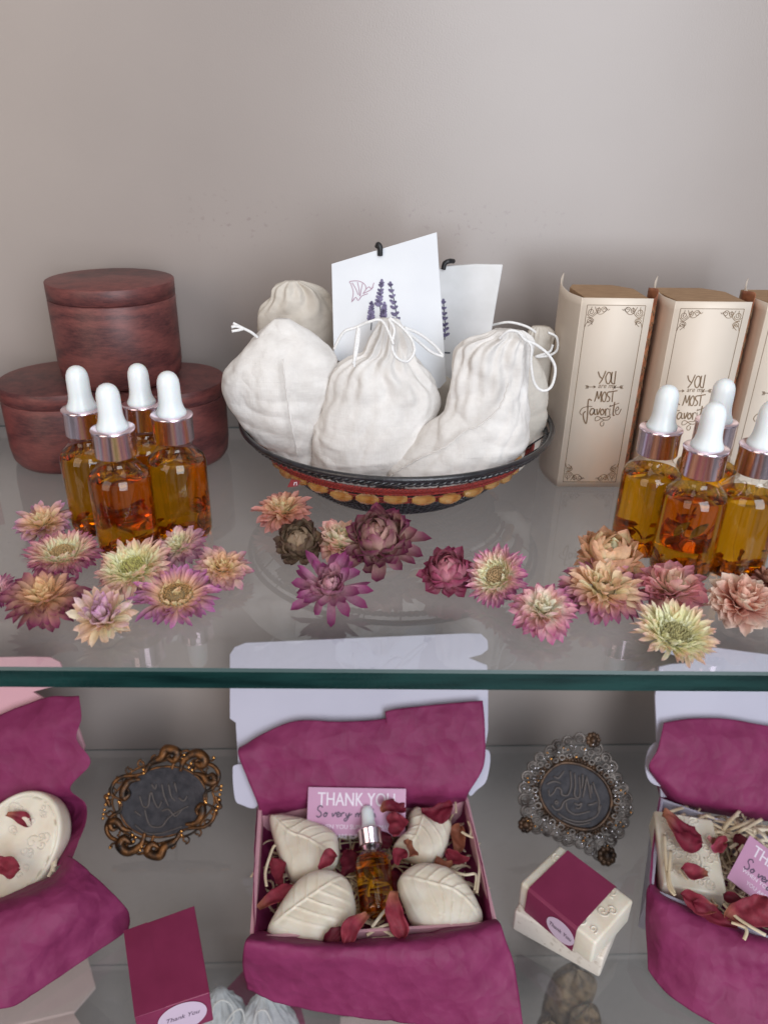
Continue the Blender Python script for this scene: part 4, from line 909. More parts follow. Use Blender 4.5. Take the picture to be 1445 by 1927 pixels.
def leaf_soap(outl, rib, z, tilt, label, hgt=1.25, seed=0):
    pl = Plane(oz(sum(p[0] for p in outl)/len(outl), sum(p[1] for p in outl)/len(outl), z), (tilt[0], tilt[1], 1), up=(0, 1, 0))
    ol = smoothpath([V((*pl.ab(*p), 0)) for p in outl], 8, True); ol = resample(ol+[ol[0]], 121)[:-1]
    if sum(a.x*b.y-a.y*b.x for a, b in zip(ol, ol[1:]+ol[:1])) < 0: ol = ol[::-1]
    c = sum(ol, V())/len(ol); rb = resample(smoothpath([V((*pl.ab(*p), 0)) for p in rib], 8), 120)
    def rel(p):
        bi = min(range(120), key=lambda i: (rb[i]-p).length_squared); q = rb[bi]; tdir = (rb[min(bi+4, 119)]-rb[max(bi-4, 0)]).normalized()
        d = p-q; v = tdir.x*d.y-tdir.y*d.x; u = bi/119*sum((a-b).length for a, b in zip(rb, rb[1:]))
        return u, v
    rows = []; n = 34
    for i in range(n+1):
        s = 1-(i/n); r = []
        for k in range(120):
            p = c+(ol[k]-c)*s; u, v = rel(p)
            h = hgt*(1-s**5)**.42 + .18*(1-s*s)
            edge = min(1, (1-s)*7)
            h += edge*(.10*math.exp(-(v/.09)**2) - .035*math.exp(-(v/.34)**2))
            ph = (u-.55*abs(v)-.10*v*v)/1.0; fr = abs((ph % 1)-.5)*2
            h += edge*.085*math.exp(-((1-fr)/.15)**2)*min(1, abs(v)/.15) + .012*edge*sin(ph*2*pi)
            h += .02*fnoise(p, 1.8, seed)
            r.append(pl.pt(p.x, p.y, h-.35))
        rows.append(r)
    base = [pl.pt(p.x*.97+c.x*.03, p.y*.97+c.y*.03, -.55-.35) for p in ol]
    m = MB(); m.grid([[pl.pt(c.x, c.y, -.9)]*120, base]+rows, closed=True)
    o = m.build('leaf_soap', M['soap'], origin=pl.pt(c.x, c.y, -.9), weld=True)
    return tag(o, label, 'soap', 'leaf shaped soaps in the middle gift box')
leaf_soap([(507, 1542), (515, 1536), (550, 1538), (590, 1548), (630, 1568), (638, 1590), (634, 1622), (600, 1648), (556, 1656), (540, 1640), (522, 1600)], [(514, 1545), (545, 1578), (580, 1592), (632, 1622)], -30.2, (0, -.12), 'leaf soap at the back left of the box, touching the pink card', seed=1)
leaf_soap([(503, 1752), (508, 1735), (535, 1690), (560, 1658), (590, 1640), (622, 1638), (655, 1655), (668, 1690), (668, 1720), (650, 1748), (610, 1780), (560, 1778), (520, 1770)], [(512, 1750), (560, 1715), (610, 1680), (655, 1650)], -29.8, (0, -.2), 'leaf soap at the front left of the box, tip to the lower left', seed=2)
leaf_soap([(768, 1535), (782, 1520), (800, 1530), (846, 1545), (846, 1570), (838, 1600), (818, 1622), (795, 1624), (770, 1612), (740, 1600), (745, 1585), (765, 1565)], [(800, 1530), (790, 1560), (778, 1590), (752, 1612)], -30.2, (.05, -.12), 'leaf soap at the back right of the box, half under rose petals', seed=3)
leaf_soap([(750, 1652), (775, 1630), (805, 1625), (845, 1635), (880, 1665), (906, 1712), (908, 1735), (895, 1752), (850, 1758), (800, 1752), (772, 1730), (760, 1700), (750, 1675)], [(752, 1655), (800, 1670), (850, 1685), (885, 1712), (906, 1740)], -29.8, (0, -.2), 'leaf soap at the front right of the box, tip to the lower right', seed=4)

# thank-you cards
def thank_card(pl, corners, label, words=True):
    P = [pl.hit(*p) for p in corners]; o, e1, e2 = P[3], (P[2]-P[3]), (P[0]-P[3])
    Wd, Hh = e1.length, e2.length; e1.normalize(); e2 = (e2-e1*e2.dot(e1)).normalized(); n = e1.cross(e2)
    if n.z < 0 and n.y > 0: n = -n
    m = MB(); m.prism([o+n*.02, o+e1*Wd+n*.02, o+e1*Wd+e2*Hh+n*.02, o+e2*Hh+n*.02], -n*.06)
    c = m.build('thank_you_card', M['pinkcard'], origin=o, smooth=False)
    tag(c, label, 'card', 'pink thank-you cards')
    k = Wd/8.2
    m = MB(); ink_text(m, 'THANK YOU', o+e1*.8*k+e2*(Hh-1.45*k), e1, e2, n, 1.55*k, .72, lift=.03)
    ink_text(m, 'THANK YOU', o+e1*.83*k+e2*(Hh-1.45*k), e1, e2, n, 1.55*k, .72, lift=.031)
    ink_text(m, 'WHEN YOU SUPPORT SMALL', o+e1*.75*k+e2*(Hh-3.3*k), e1, e2, n, .50*k, .98, lift=.03)
    ink_text(m, 'YOU ARE SUPPORTING US', o+e1*1.5*k+e2*(Hh-4.05*k), e1, e2, n, .50*k, .9, lift=.03)
    m.build('block_lettering', M['whiteink'], c, smooth=False)
    m = MB()
    def Q(x, y): return o+e1*((x-318)/585*Wd)+e2*(Hh-(y-62)/300*Hh)
    for q in ([(408, 190), (398, 178), (382, 186), (380, 204), (396, 218), (400, 238), (384, 250), (372, 240)], [(424, 222), (414, 236), (424, 246), (434, 232), (424, 220), (440, 226)],
              [(466, 222), (470, 244), (486, 220), (492, 226)], [(494, 236), (510, 226), (502, 216), (492, 232), (500, 246), (516, 238)], [(518, 222), (520, 244)], [(520, 232), (530, 220), (540, 222)],
              [(548, 222), (550, 240), (562, 236), (568, 218)], [(568, 218), (562, 250), (546, 272), (538, 262), (560, 244), (584, 226)],
              [(606, 224), (606, 246)], [(606, 234), (618, 220), (624, 246)], [(624, 232), (636, 220), (642, 244), (650, 240)], [(654, 222), (654, 240), (666, 242), (672, 222), (674, 244)],
              [(700, 224), (686, 224), (686, 244), (702, 242)], [(708, 190), (706, 244)], [(706, 232), (716, 222), (724, 246)]):
        m.ribbon(smoothpath([Q(*p) for p in q], 5), .11*k, n, .035)
    m.build('script_lettering', M['ink'], c, smooth=False)
    return c
pl = Plane(oz(660, 1570, -30.2), (0, -.85, .6))
thank_card(pl, [(579, 1481), (757, 1477), (762, 1574), (577, 1571)], 'pink thank-you card standing behind the small bottle in the middle gift box')

# small bottle lying in the box
o0 = oz(712, 1722, -31.2); top = oz(690, 1516, -28.4); ax = (top-o0); L_ = ax.length; ax.normalize(); e1 = V((1, 0, 0)); e1 = (e1-ax*e1.dot(ax)).normalized(); e2 = ax.cross(e1)
bt = bottle(0, 0, 'small dropper bottle lying between the leaf soaps', None, 'oil', 12, k=L_/9.83, lying=(o0, (e1, e2, ax)), fill=4.9, sed=1.0)

# dried rose petals
ROSE = [(.20, .014, .035), (.30, .035, .06), (.15, .010, .025), (.36, .12, .07)]
def rose(px, py, z, ln, wd, rot, label, col=0, seed=0, roll=(.0, .0), edge=None, group='dried rose petals'):
    rnd = random.Random(seed); ln *= .86; wd *= .92; o = oz(px, py, z-.1); a = rad(rot); n = V((roll[0], roll[1], 1)).normalized()
    e1 = V((cos(a), sin(a), 0)); e1 = (e1-n*e1.dot(n)).normalized(); e2 = n.cross(e1)
    if edge is None: edge = (.46, .20, .10)
    rows, cc = [], []; c0 = ROSE[col]; nu, nv = 16, 12
    for i in range(nu+1):
        u = i/nu; w_ = wd*(.28+1.1*u-.2*u*u if u < .6 else .868)*(max(0, 1-((max(u, .5)-.5)/.5)**3.0))**.6 if u < 1 else wd*.12
        r, c = [], []
        for j in range(nv+1):
            v = j/nv*2-1; x = (u-.5)*ln; y = v*w_*.5
            h = .22*wd*v*v*(.6+.4*sin(3*u+seed)) + .13*ln*sin(2.6*u+seed*1.3) + .09*wd*fnoise((x*1.0, y*1.0, seed), 1.6, seed) + .1*wd*u*u*sin(v*3.5+seed)
            x *= 1+.07*fnoise((v*1.3, seed, 0), 1.1, 2)*(1 if u > .5 else .3); y *= 1+.34*fnoise((u*3.2, seed*1.7, 0 if v < 0 else 5), 1, 3)
            h += .10*wd*max(0, 1-abs(fnoise((x*1.1+seed, y*1.1, 0), .9, 4))*3)**2
            r.append(o+e1*x+e2*(y+.14*wd*sin(u*4+seed))+n*h)
            t = min(1, max(0, (.35-u)*2.4+.3*rnd.random()*max(abs(v)-.7, 0)*3)); q = mixc(c0, edge, t*.85); dk = .85+.3*fnoise((x*3, y*3, seed), 1, 1)
            c.append(tuple(k*dk for k in q))
        rows.append(r); cc.append(c)
    m = MB(); m.grid(rows, cols=cc); p = m.build('rose_petal', M['rose'], origin=o, solid=.012)
    return tag(p, label, 'petal', group)
zz = -29.0
rose(738, 1520, -28.2, 2.6, 1.8, 35, 'rust red petal over the corner of the pink card', 0, 1, (.2, -.5))
rose(742, 1552, -28.6, 2.4, 2.2, 100, 'crimson petal right of the white bottle bulb', 1, 2, (.3, -.4), edge=ROSE[1])
rose(823, 1524, -27.7, 3.0, 2.0, 5, 'dark red petal lying over the top of the back right soap', 0, 3, (0, -.3), edge=ROSE[0])
rose(770, 1596, -28.7, 1.7, 1.6, 250, 'curled rust petal on the edge of the back right soap', 3, 4, (.5, -.2))
rose(617, 1623, -28.7, 1.9, 1.5, 20, 'small crimson petal between the two left soaps', 1, 5, (-.2, -.3), edge=ROSE[0])
rose(752, 1612, -29.4, 1.6, 1.5, 60, 'crimson petal beside the bottle shoulder', 1, 6, (0, -.6), edge=ROSE[1])
rose(520, 1688, -29.6, 3.3, 1.7, 38, 'rust and pink petal left of the front left soap', 1, 7, (-.3, -.3))
rose(522, 1640, -30.0, 2.8, 1.6, 120, 'pink petal under the left end of the back left soap', 1, 8, (-.3, -.1), edge=ROSE[1])
rose(668, 1747, -28.8, 3.0, 1.7, 235, 'pink red petal at the front, right of the front left soap', 1, 9, (.1, -.6))
rose(750, 1722, -28.4, 3.6, 2.0, 262, 'long magenta petal standing by the front right soap', 1, 10, (-.35, -.6))
rose(625, 1765, -29.3, 1.7, 1.9, 200, 'dark petal tucked under the front left soap', 2, 11, (.3, -.6), edge=ROSE[2])
rose(860, 1612, -30.0, 2.4, 1.4, 150, 'pink petal at the right wall of the middle box', 1, 12, (-.4, -.3), edge=ROSE[1])
rose(835, 1625, -30.2, 1.6, 1.2, 190, 'small rust petal above the front right soap', 3, 13, (-.1, -.5))
rose(715, 1582, -30.4, 2.2, 2.0, 30, 'dark petal behind the neck of the lying bottle', 2, 14, (0, -.4), edge=ROSE[2])
rose(655, 1625, -30.8, 2.6, 2.2, 80, 'dark petal deep in the box left of the bottle', 2, 15, (0, -.4), edge=ROSE[2])
rose(735, 1660, -30.6, 2.8, 1.9, 100, 'dark petal deep in the box right of the bottle', 2, 16, (0, -.4), edge=ROSE[2])
rose(862, 1580, -30.6, 2.6, 1.8, 60, 'brownish petal in the back right corner of the box', 3, 17, (-.3, -.2), edge=(.3, .14, .08))

# ---- right box
ZR = -29.5
bl, fl = oz(1240, 1500, ZR), oz(1219, 1672, ZR); dx = (oz(1445, 1765, ZR)-oz(1219, 1672, ZR)).normalized()*17.6; dx.z = 0
tr = tray([bl, bl+dx, fl+dx, fl], ZR, 'open gift box at the right with lilac lid, cut off by the photo edge', M['lilacbox'])
LP = lidplane(47.2, ZR, 53.2, -17.6)
lid(tr, LP, [(1243, 1500), (1236, 1400), (1232, 1310), (1240, 1255), (1262, 1250), (1302, 1247), (1300, 1242), (1240, 1225), (1300, 1213), (1445, 1232), (1560, 1250), (1560, 1500)], M['lilacbox'], ears=([(1228, 1395), (1214, 1412), (1210, 1445), (1222, 1470), (1250, 1470), (1250, 1400)],))
ts = empty('tissue_paper', tr.location/CM + V((0, -2, 3)), 'smooth magenta tissue in the right gift box, hanging over its front left', 'tissue paper', 'magenta tissue papers')
TP = Plane(LP.o + V((0, -.8, 0)), LP.n); TQ = Plane(LP.o + V((0, -1.7, 0)), LP.n)
g = patch([rowp(TP, [(1248, 1360), (1300, 1352), (1370, 1353), (1445, 1366), (1540, 1375)]),
           rowp(TQ, [(1236, 1410), (1300, 1405), (1370, 1405), (1445, 1410), (1540, 1420)]),
           rowp(TQ, [(1220, 1443), (1240, 1455), (1300, 1465), (1370, 1480), (1445, 1490), (1540, 1500)]),
           [oz(1236, 1480, -29.4)]+rowp(TQ, [(1270, 1498), (1340, 1516), (1445, 1530), (1540, 1540)]),
           [oz(1244, 1512, -30.6), oz(1300, 1522, -31.5), oz(1400, 1540, -31.5), oz(1500, 1550, -31.5)]], 80, 50, .09, 13, .35)
m = MB(); m.grid(g); m.build('back_sheet', M['tissue'], ts, solid=.008)
g = patch([[oz(1250, 1685, -31.3), oz(1320, 1712, -31.3), oz(1400, 1745, -31.2), oz(1500, 1775, -31.2)],
           [oz(1222, 1665, -29.2), oz(1250, 1695, -29.1), oz(1320, 1725, -29.1), oz(1400, 1758, -29.1), oz(1500, 1790, -29.1)],
           [oz(1216, 1700, -30.0), oz(1250, 1740, -29.6), oz(1320, 1775, -29.6), oz(1400, 1800, -29.6), oz(1500, 1820, -29.6)],
           [oz(1215, 1760, -32.0), oz(1250, 1800, -31.6), oz(1320, 1840, -31.6), oz(1400, 1860, -31.6), oz(1500, 1870, -31.6)],
           [oz(1219, 1825, -33.4), oz(1250, 1866, -33.6), oz(1320, 1915, -33.6), oz(1400, 1945, -33.6), oz(1500, 1960, -33.6)]], 90, 70, .16, 18, .4)
m = MB(); m.grid(g); m.build('front_sheet', M['tissue'], ts, solid=.008)
g = patch([[oz(1239, 1478, -28.9), oz(1234, 1540, -29.0), oz(1222, 1610, -29.1), oz(1216, 1680, -29.2)], [oz(1230, 1490, -29.5), oz(1222, 1600, -30), oz(1214, 1640, -30.2), oz(1214, 1700, -30.6)][::1]], 40, 14, .05, 4, .6)
g2 = patch([[oz(1240, 1500, -29.0), oz(1226, 1600, -29.0), oz(1222, 1680, -29.0)], [oz(1256, 1510, -31.5), oz(1246, 1600, -31.5), oz(1246, 1680, -31.5)], [oz(1276, 1520, -32.6), oz(1276, 1600, -32.6), oz(1270, 1680, -32.6)]], 40, 20, .06, 5, .6)
m = MB(); m.grid(g2); cI = (bl+fl+dx)/2; m.add([V((cI.x+(p.x-cI.x)*.93, cI.y+(p.y-cI.y)*.93, -32.6)) for p in (bl, bl+dx, fl+dx, fl)], [(3, 2, 1, 0)]); m.build('lining', M['tissue'], ts)
shredded([oz(1262, 1530, -31), oz(1480, 1560, -31), oz(1480, 1750, -31), oz(1256, 1690, -31)], -31.3, 260, 14, 'cream shredded paper filling the right gift box', lift=.9)
m = MB(); rnd = random.Random(5)
for i in range(46):
    x = rnd.uniform(1262, 1440); y = 1528+(x-1250)*.22+rnd.uniform(-10, 30); a = rnd.uniform(-.9, .9); L_ = rnd.uniform(14, 34)
    m.ribbon(smoothpath([oz(x-L_*cos(a), y-L_*sin(a), -29.9+rnd.random()*.5), oz(x, y+rnd.uniform(-5, 5), -29.3+rnd.random()*.4), oz(x+L_*cos(a), y+L_*sin(a), -30+rnd.random()*.5)], 6), .26, V((.1, -.3, .9)))
for st in ([(1250, 1570), (1252, 1620), (1256, 1660)], [(1256, 1640), (1258, 1670), (1270, 1685)], [(1262, 1600), (1258, 1650), (1268, 1680)], [(1375, 1735), (1400, 1745), (1404, 1755), (1399, 1768)], [(1278, 1636), (1288, 1650), (1293, 1656)], [(1360, 1700), (1390, 1730), (1440, 1760)]):
    m.ribbon(smoothpath([oz(x, y, -28.6) for x, y in st], 6), .24, V((0, -.3, .9)))
o = m.build('paper_strands', M['shred'], origin=oz(1350, 1580, -30), solid=.03); tag(o, 'loose paper strands bunched at the back of the right box', 'shredded paper', kind='stuff')

def relief(mb, pl, W0, H0, seed, h, r=.045):
    """floral scroll relief on a rectangular face [0,W0]x[0,H0]"""
    rnd = random.Random(seed); n = int(W0*H0/1.1)
    for i in range(n):
        a, b = rnd.uniform(.45, W0-.45), rnd.uniform(.45, H0-.45); R_ = rnd.uniform(.25, .5); ph = rnd.uniform(0, 6.28); d = rnd.choice((-1, 1))
        pth = []
        for k in range(22):
            t = k/21; rr = R_*(1.15-t*.95); an = ph+d*t*8.5
            x, y = a+rr*cos(an), b+rr*sin(an); pth.append(pl.pt(min(max(x, .2), W0-.2), min(max(y, .2), H0-.2), h))
        mb.tube(pth, lambda s: r*(1.2-.5*s), 6)
def soap_bar(pl, W0, H0, T, label, name='soap_bar', mt='soap', seed=0, rel=True, group=None):
    """plane origin = lower left corner of the top face"""
    base = pl.pt(W0/2, H0/2, -T); t = empty(name, base, label, 'soap', group)
    m = MB(); m.box(pl.pt(W0/2, H0/2, -T/2), (W0, H0, T), (pl.e1, pl.e2, pl.n)); m.build('bar', M[mt], t, bevel=.22, bseg=4)
    if rel:
        m = MB(); relief(m, pl, W0, H0, seed, .012, .055); m.build('scroll_relief', M[mt], t)
    return t
def rectplane(p_bl, p_br, p_tl, z, nrm=(0, 0, 1)):
    n = V(nrm).normalized(); P0 = Plane(oz(*p_bl, z), n); a, b, c = P0.hit(*p_bl), P0.hit(*p_br), P0.hit(*p_tl)
    pl = Plane(a, n); pl.e1 = (b-a).normalized(); pl.e2 = n.cross(pl.e1)
    return pl, (b-a).length, abs((c-a).dot(pl.e2))
pl, a, b = rectplane((1247, 1664), (1369, 1686), (1258, 1528), -29.3, (0, -.12, 1))
soap_bar(pl, a, b, 2.2, 'rectangular embossed soap under rose petals in the right gift box', seed=21)
rose(1283, 1562, -27.6, 4.0, 3.0, -28, 'big dark crimson petal on the upper left of the right soap', 0, 21, (0, -.2))
rose(1348, 1585, -28.4, 1.8, 1.5, -20, 'little pink rosebud petal at the right soap edge', 3, 22, (.3, -.3), edge=(.55, .22, .25))
rose(1350, 1592, -28.2, 1.3, 1.5, 0, 'bright pink petal curled around the rosebud', 1, 23, (.3, -.5), edge=(.5, .1, .2))
rose(1305, 1642, -28.6, 2.6, 1.6, 165, 'crimson curled petal in the middle of the right soap', 1, 24, (.1, -.4))
rose(1312, 1700, -28.8, 3.0, 1.8, 155, 'rust brown petal below the right soap', 1, 25, (0, -.5))
rose(1345, 1722, -28.6, 3.6, 1.4, 150, 'long dark petal lying along the front of the right box', 0, 26, (0, -.6), edge=ROSE[2])
rose(1408, 1713, -28.2, 4.2, 3.0, 30, 'large crimson petal below the card in the right box', 1, 27, (0, -.4))
rose(1392, 1600, -29.4, 2.6, 2.0, 80, 'brown red petal between soap and card in the right box', 2, 28, (0, -.4), edge=(.36, .15, .06))
rose(1380, 1700, -29.0, 2.0, 1.6, 120, 'dark petal under the corner of the card in the right box', 2, 29, (0, -.4), edge=ROSE[2])
pl = Plane(oz(1420, 1640, -28.6), (0, -.5, .87))
pc = [pl.hit(1410, 1572), pl.hit(1367, 1652)]; d = (pc[0]-pc[1]); e = d.cross(pl.n).normalized(); ww = d.length*1.75
def scr(p):
    d_ = p-CAM; return (CX+FPX*d_.dot(CR)/d_.dot(CF), CY-FPX*d_.dot(CU)/d_.dot(CF))
thank_card(pl, [scr(pc[0]), scr(pc[0]+e*ww), scr(pc[1]+e*ww), scr(pc[1])], 'pink thank-you card leaning across the right gift box')

# ---- left box
bl = V((-40.5, 47.0, 0)); tr = tray([bl, V((-23.6, 47.0, 0)), V((-23.4, 37.6, 0)), V((-40, 37.6, 0))], -31.2, 'open gift box with a pink lid at the left edge', M['pinkbox'])
LP = lidplane(47.2, ZT, 53.2, -17.6)
lid(tr, LP, [(-160, 1420), (-160, 1240), (60, 1236), (95, 1237), (113, 1246), (117, 1256), (108, 1290), (62, 1302), (110, 1330), (146, 1365), (160, 1405), (150, 1450), (120, 1500), (-160, 1520)], M['pinkbox'])
ts = empty('tissue_paper', tr.location/CM + V((0, -2, 3)), 'rippled magenta tissue spilling from the left gift box', 'tissue paper', 'magenta tissue papers')
TP = Plane(LP.o + V((0, -.8, 0)), LP.n); TQ = Plane(LP.o + V((0, -1.9, 0)), LP.n)
g = patch([rowp(TP, [(-120, 1375), (-40, 1360), (0, 1345), (50, 1325), (95, 1311), (150, 1310)]),
           rowp(TQ, [(-120, 1410), (-40, 1400), (0, 1390), (60, 1370), (120, 1350), (154, 1352)]),
           rowp(TQ, [(-120, 1450), (-40, 1440), (0, 1430), (60, 1418), (110, 1395), (145, 1390)]),
           [TQ.hit(-120, 1490), TQ.hit(-40, 1490), TQ.hit(0, 1480), TQ.hit(60, 1470), TQ.hit(120, 1445), TQ.hit(171, 1435)],
           [TQ.hit(-120, 1520), TQ.hit(-40, 1520), TQ.hit(0, 1512), TQ.hit(50, 1505), TQ.hit(100, 1492), TQ.hit(133, 1482)],
           [oz(-120, 1560, -31), oz(-40, 1550, -31), oz(0, 1540, -31), oz(60, 1530, -31.5), oz(110, 1520, -30.5), oz(162, 1510, -29.0)],
           [oz(-120, 1600, -32), oz(0, 1590, -32), oz(70, 1580, -32), oz(115, 1560, -31), oz(164, 1545, -29.2)],
           [oz(-120, 1650, -32), oz(0, 1630, -32), oz(80, 1620, -32), oz(112, 1600, -30.5), oz(146, 1590, -29.2)],
           [oz(-120, 1680, -31), oz(0, 1664, -31), oz(80, 1645, -31), oz(110, 1630, -29.8), oz(135, 1622, -29.1)]], 90, 110, .10, 23, .4, fold=.06)
m = MB(); m.grid(g); m.build('back_sheet', M['tissue'], ts, solid=.008)
g = patch([[oz(-120, 1720, -30.6), oz(0, 1690, -30.4), oz(60, 1665, -30.2), oz(100, 1645, -29.8), oz(128, 1610, -29.3)],
           [oz(-120, 1735, -28.8), oz(0, 1705, -28.8), oz(70, 1680, -28.8), oz(120, 1655, -28.9), oz(150, 1625, -29.0)],
           [oz(-120, 1760, -28.9), oz(0, 1735, -28.8), oz(80, 1710, -28.8), oz(140, 1685, -29.0), oz(192, 1662, -29.8)],
           [oz(-120, 1810, -30.2), oz(0, 1790, -30), oz(90, 1760, -30), oz(170, 1720, -30.4), oz(236, 1705, -31.5)],
           [oz(-120, 1860, -31.8), oz(0, 1845, -31.6), oz(90, 1805, -31.8), oz(180, 1758, -32.2), oz(245, 1728, -32.6)],
           [oz(-120, 1905, -33), oz(0, 1898, -33), oz(50, 1880, -33.3), oz(160, 1806, -33.4), oz(243, 1750, -33.4)]], 110, 90, .16, 28, .42)
m = MB(); m.grid(g); m.build('front_sheet', M['tissue'], ts, solid=.008)
# oval soap tilted towards the viewer
pl = Plane(oz(30, 1590, -29.0), (-.1, -.62, .78)); OB = MB(); a0 = [pl.ab(97, 1570), pl.ab(-30, 1600), pl.ab(60, 1512), pl.ab(-10, 1678)]
cx_, cy_ = pl.ab(26, 1592); ra, rb_ = 3.45, 4.25; rt = -.35
def OV(s, th, h):
    x, y = ra*s*cos(th), rb_*s*sin(th); return pl.pt(cx_+x*cos(rt)-y*sin(rt), cy_+x*sin(rt)+y*cos(rt), h)
rows = [[OV(s, 2*pi*i/90, h) for i in range(90)] for s, h in ((0.01, -2.2), (.92, -2.2), (.99, -2.0), (1.0, -1.6), (1.0, -.3), (.985, -.1), (.955, 0), (.93, .0), (.91, -.06), (.89, -.06))]
for k in range(17, -1, -1):
    s = .89*k/17+.0005
    rows.append([OV(s, 2*pi*i/90, -.06+.05*fnoise((s*cos(2*pi*i/90)*4, s*sin(2*pi*i/90)*4, 0), 1.6, 3)) for i in range(90)])
m = MB(); m.grid(rows, closed=True)
so = empty('oval_soap', OV(0, 0, -2.2), 'oval cream soap with raised rim and two petals on it, in the left gift box', 'soap')
m.build('bar', M['soap'], so, weld=True)
m = MB(); rnd = random.Random(8)
for i in range(26):
    th, s = rnd.uniform(0, 6.28), .8*math.sqrt(rnd.random()); R_ = .22+rnd.random()*.25; ph = rnd.uniform(0, 6); pth = []
    for k in range(20):
        t = k/19; rr = R_*(1.1-t*.9); x = s*cos(th)*ra+rr*cos(ph+t*7); y = s*sin(th)*rb_+rr*sin(ph+t*7)
        pth.append(pl.pt(cx_+x*cos(rt)-y*sin(rt), cy_+x*sin(rt)+y*cos(rt), -.045))
    m.tube(pth, .05, 6)
m.build('scroll_relief', M['soap'], so)
m = MB(); rows = []
for i in range(40):
    a = 2*pi*i/40; c = oz(82, 1520, -30.6)
    rows.append(c+V((.75*cos(a), .35*sin(a), .75*sin(a))))
m.tube(rows, .14, 8, closed=True); o = m.build('white_ring', M['soap'], origin=rows[0]); tag(o, 'thin white ring peeking out behind the oval soap', 'ring')
rose(38, 1541, -27.6, 2.4, 1.2, -30, 'narrow red petal on the upper part of the oval soap', 1, 31, (0, -.8))
rose(8, 1632, -28.6, 2.8, 2.0, 10, 'crimson petal on the lower part of the oval soap', 1, 32, (0, -.8), edge=ROSE[1])
m = MB()
for q in ([(103, 1545), (106, 1590), (101, 1640)], [(108, 1535), (111, 1580), (104, 1630)], [(97, 1600), (100, 1630), (92, 1650)]): m.ribbon(smoothpath([oz(x, y, -29.8) for x, y in q], 6), .25, V((.5, -.3, .7)))
o = m.build('paper_strands', M['shred'], origin=oz(103, 1600, -30), solid=.03); tag(o, 'few paper strands right of the oval soap', 'shredded paper', kind='stuff')

# ------------------------------------------------------------------ soap stack with crimson band
pl, a, b = rectplane((1132, 1800), (1170, 1700), (975, 1712), -31.7)
pl = Plane(V((0, 0, -31.75)), (0, 0, 1)); c0, c1, c3 = oz(1135, 1806, -31.75), oz(1175, 1706, -31.75), oz(968, 1712, -31.75)
pl.o = c0; pl.e1 = (c1-c0).normalized(); pl.e2 = pl.n.cross(pl.e1)
soap_bar(pl, (c1-c0).length+.3, (c3-c0).dot(pl.e2), 2.2, 'speckled cream soap bar at the bottom of the small stack', mt='soap2', seed=40, rel=False)
ZS = -29.3
tA, tB, tC, tD = oz(1120, 1776, ZS), oz(1192, 1694, ZS), oz(1047, 1591, ZS), oz(979, 1660, ZS)
pl = Plane(tA, (0, 0, 1)); pl.e1 = (tB-tA).normalized(); pl.e2 = pl.n.cross(pl.e1); Wt, Ht = (tB-tA).length, (tD-tA).dot(pl.e2)
st = soap_bar(pl, Wt, Ht, 2.42, 'cream embossed soap with a crimson paper band, topmost of the small stack', seed=42)
b0, b1 = (oz(1085, 1749, ZS)-tA).dot(pl.e2), (oz(993, 1674, ZS)-tA).dot(pl.e2)
m = MB(); rows = []
e_ = .10
sec = [(-e_, -2.42-.02), (-e_, -.12), (-.01, -.03), (.08, e_), (Wt-.08, e_), (Wt+.01, -.03), (Wt+e_, -.12), (Wt+e_, -2.44)]
for v in (b0, b0+.01, (b0+b1)/2, b1-.01, b1): rows.append([pl.pt(x, v, h) for x, h in sec])
m.grid(rows, flip=True); bd = m.build('paper_band', M['wrap'], st, smooth=False, solid=.04)
m = MB(); sp = [pl.pt(-e_-.05, (b0+b1)/2-1.0+1.2*cos(t), -1.35+1.0*sin(t)) for t in [2*pi*k/40 for k in range(40)]]
m.prism(sp, -pl.e1*.02); sk = m.build('round_sticker', M['sticker'], bd, smooth=False)
m = MB(); ink_text(m, 'Thank You', pl.pt(-e_-.08, (b0+b1)/2+.0, -1.5), -pl.e2, pl.n, -pl.e1, .55, .8, .3); m.build('script', M['ink'], sk, smooth=False)

# ------------------------------------------------------------------ crimson wrapped soap box
ZC = -30.8
q0, q1, q2, q3_ = oz(254, 1915, ZC), oz(395, 1868, ZC), oz(366, 1704, ZC), oz(233, 1752, ZC)
cb = empty('crimson_box', V(((q0.x+q2.x)/2, (q0.y+q2.y)/2, SZ)), 'crimson wrapped box with a round lilac sticker on its front edge', 'box')
m = MB(); m.prism([q0, q1, q2, q3_], (0, 0, -(ZC-SZ)+.02)); m.build('wrapping', M['wrap'], cb, smooth=False, bevel=.07, bseg=3)
e1 = (q1-q0).normalized(); nn = V((e1.y, -e1.x, 0)); Lb = (q1-q0).length
m = MB(); sc_c = q0+e1*Lb*.60+V((0, 0, -1.55)); R_ = 1.62
m.prism([sc_c+e1*R_*cos(t)+V((0, 0, 1))*R_*sin(t)*.92+nn*.05 for t in [2*pi*k/48 for k in range(48)]], nn*.02); sk = m.build('round_sticker', M['sticker'], cb, smooth=False)
m = MB(); ink_text(m, 'Thank You', sc_c-e1*1.15-V((0, 0, .1)), e1, V((0, 0, 1)), nn, .62, .82, .35, .09); m.build('script', M['ink'], sk, smooth=False)
m = MB(); k0 = q3_.lerp(q2, .33); k1 = q0.lerp(q1, .40)
m.add([p+V((0, 0, .015)) for p in (q3_, k0, k1, q0)], [(3, 2, 1, 0)]); m.build('overlap_flap', M['wrap'], cb, smooth=False, solid=.01)

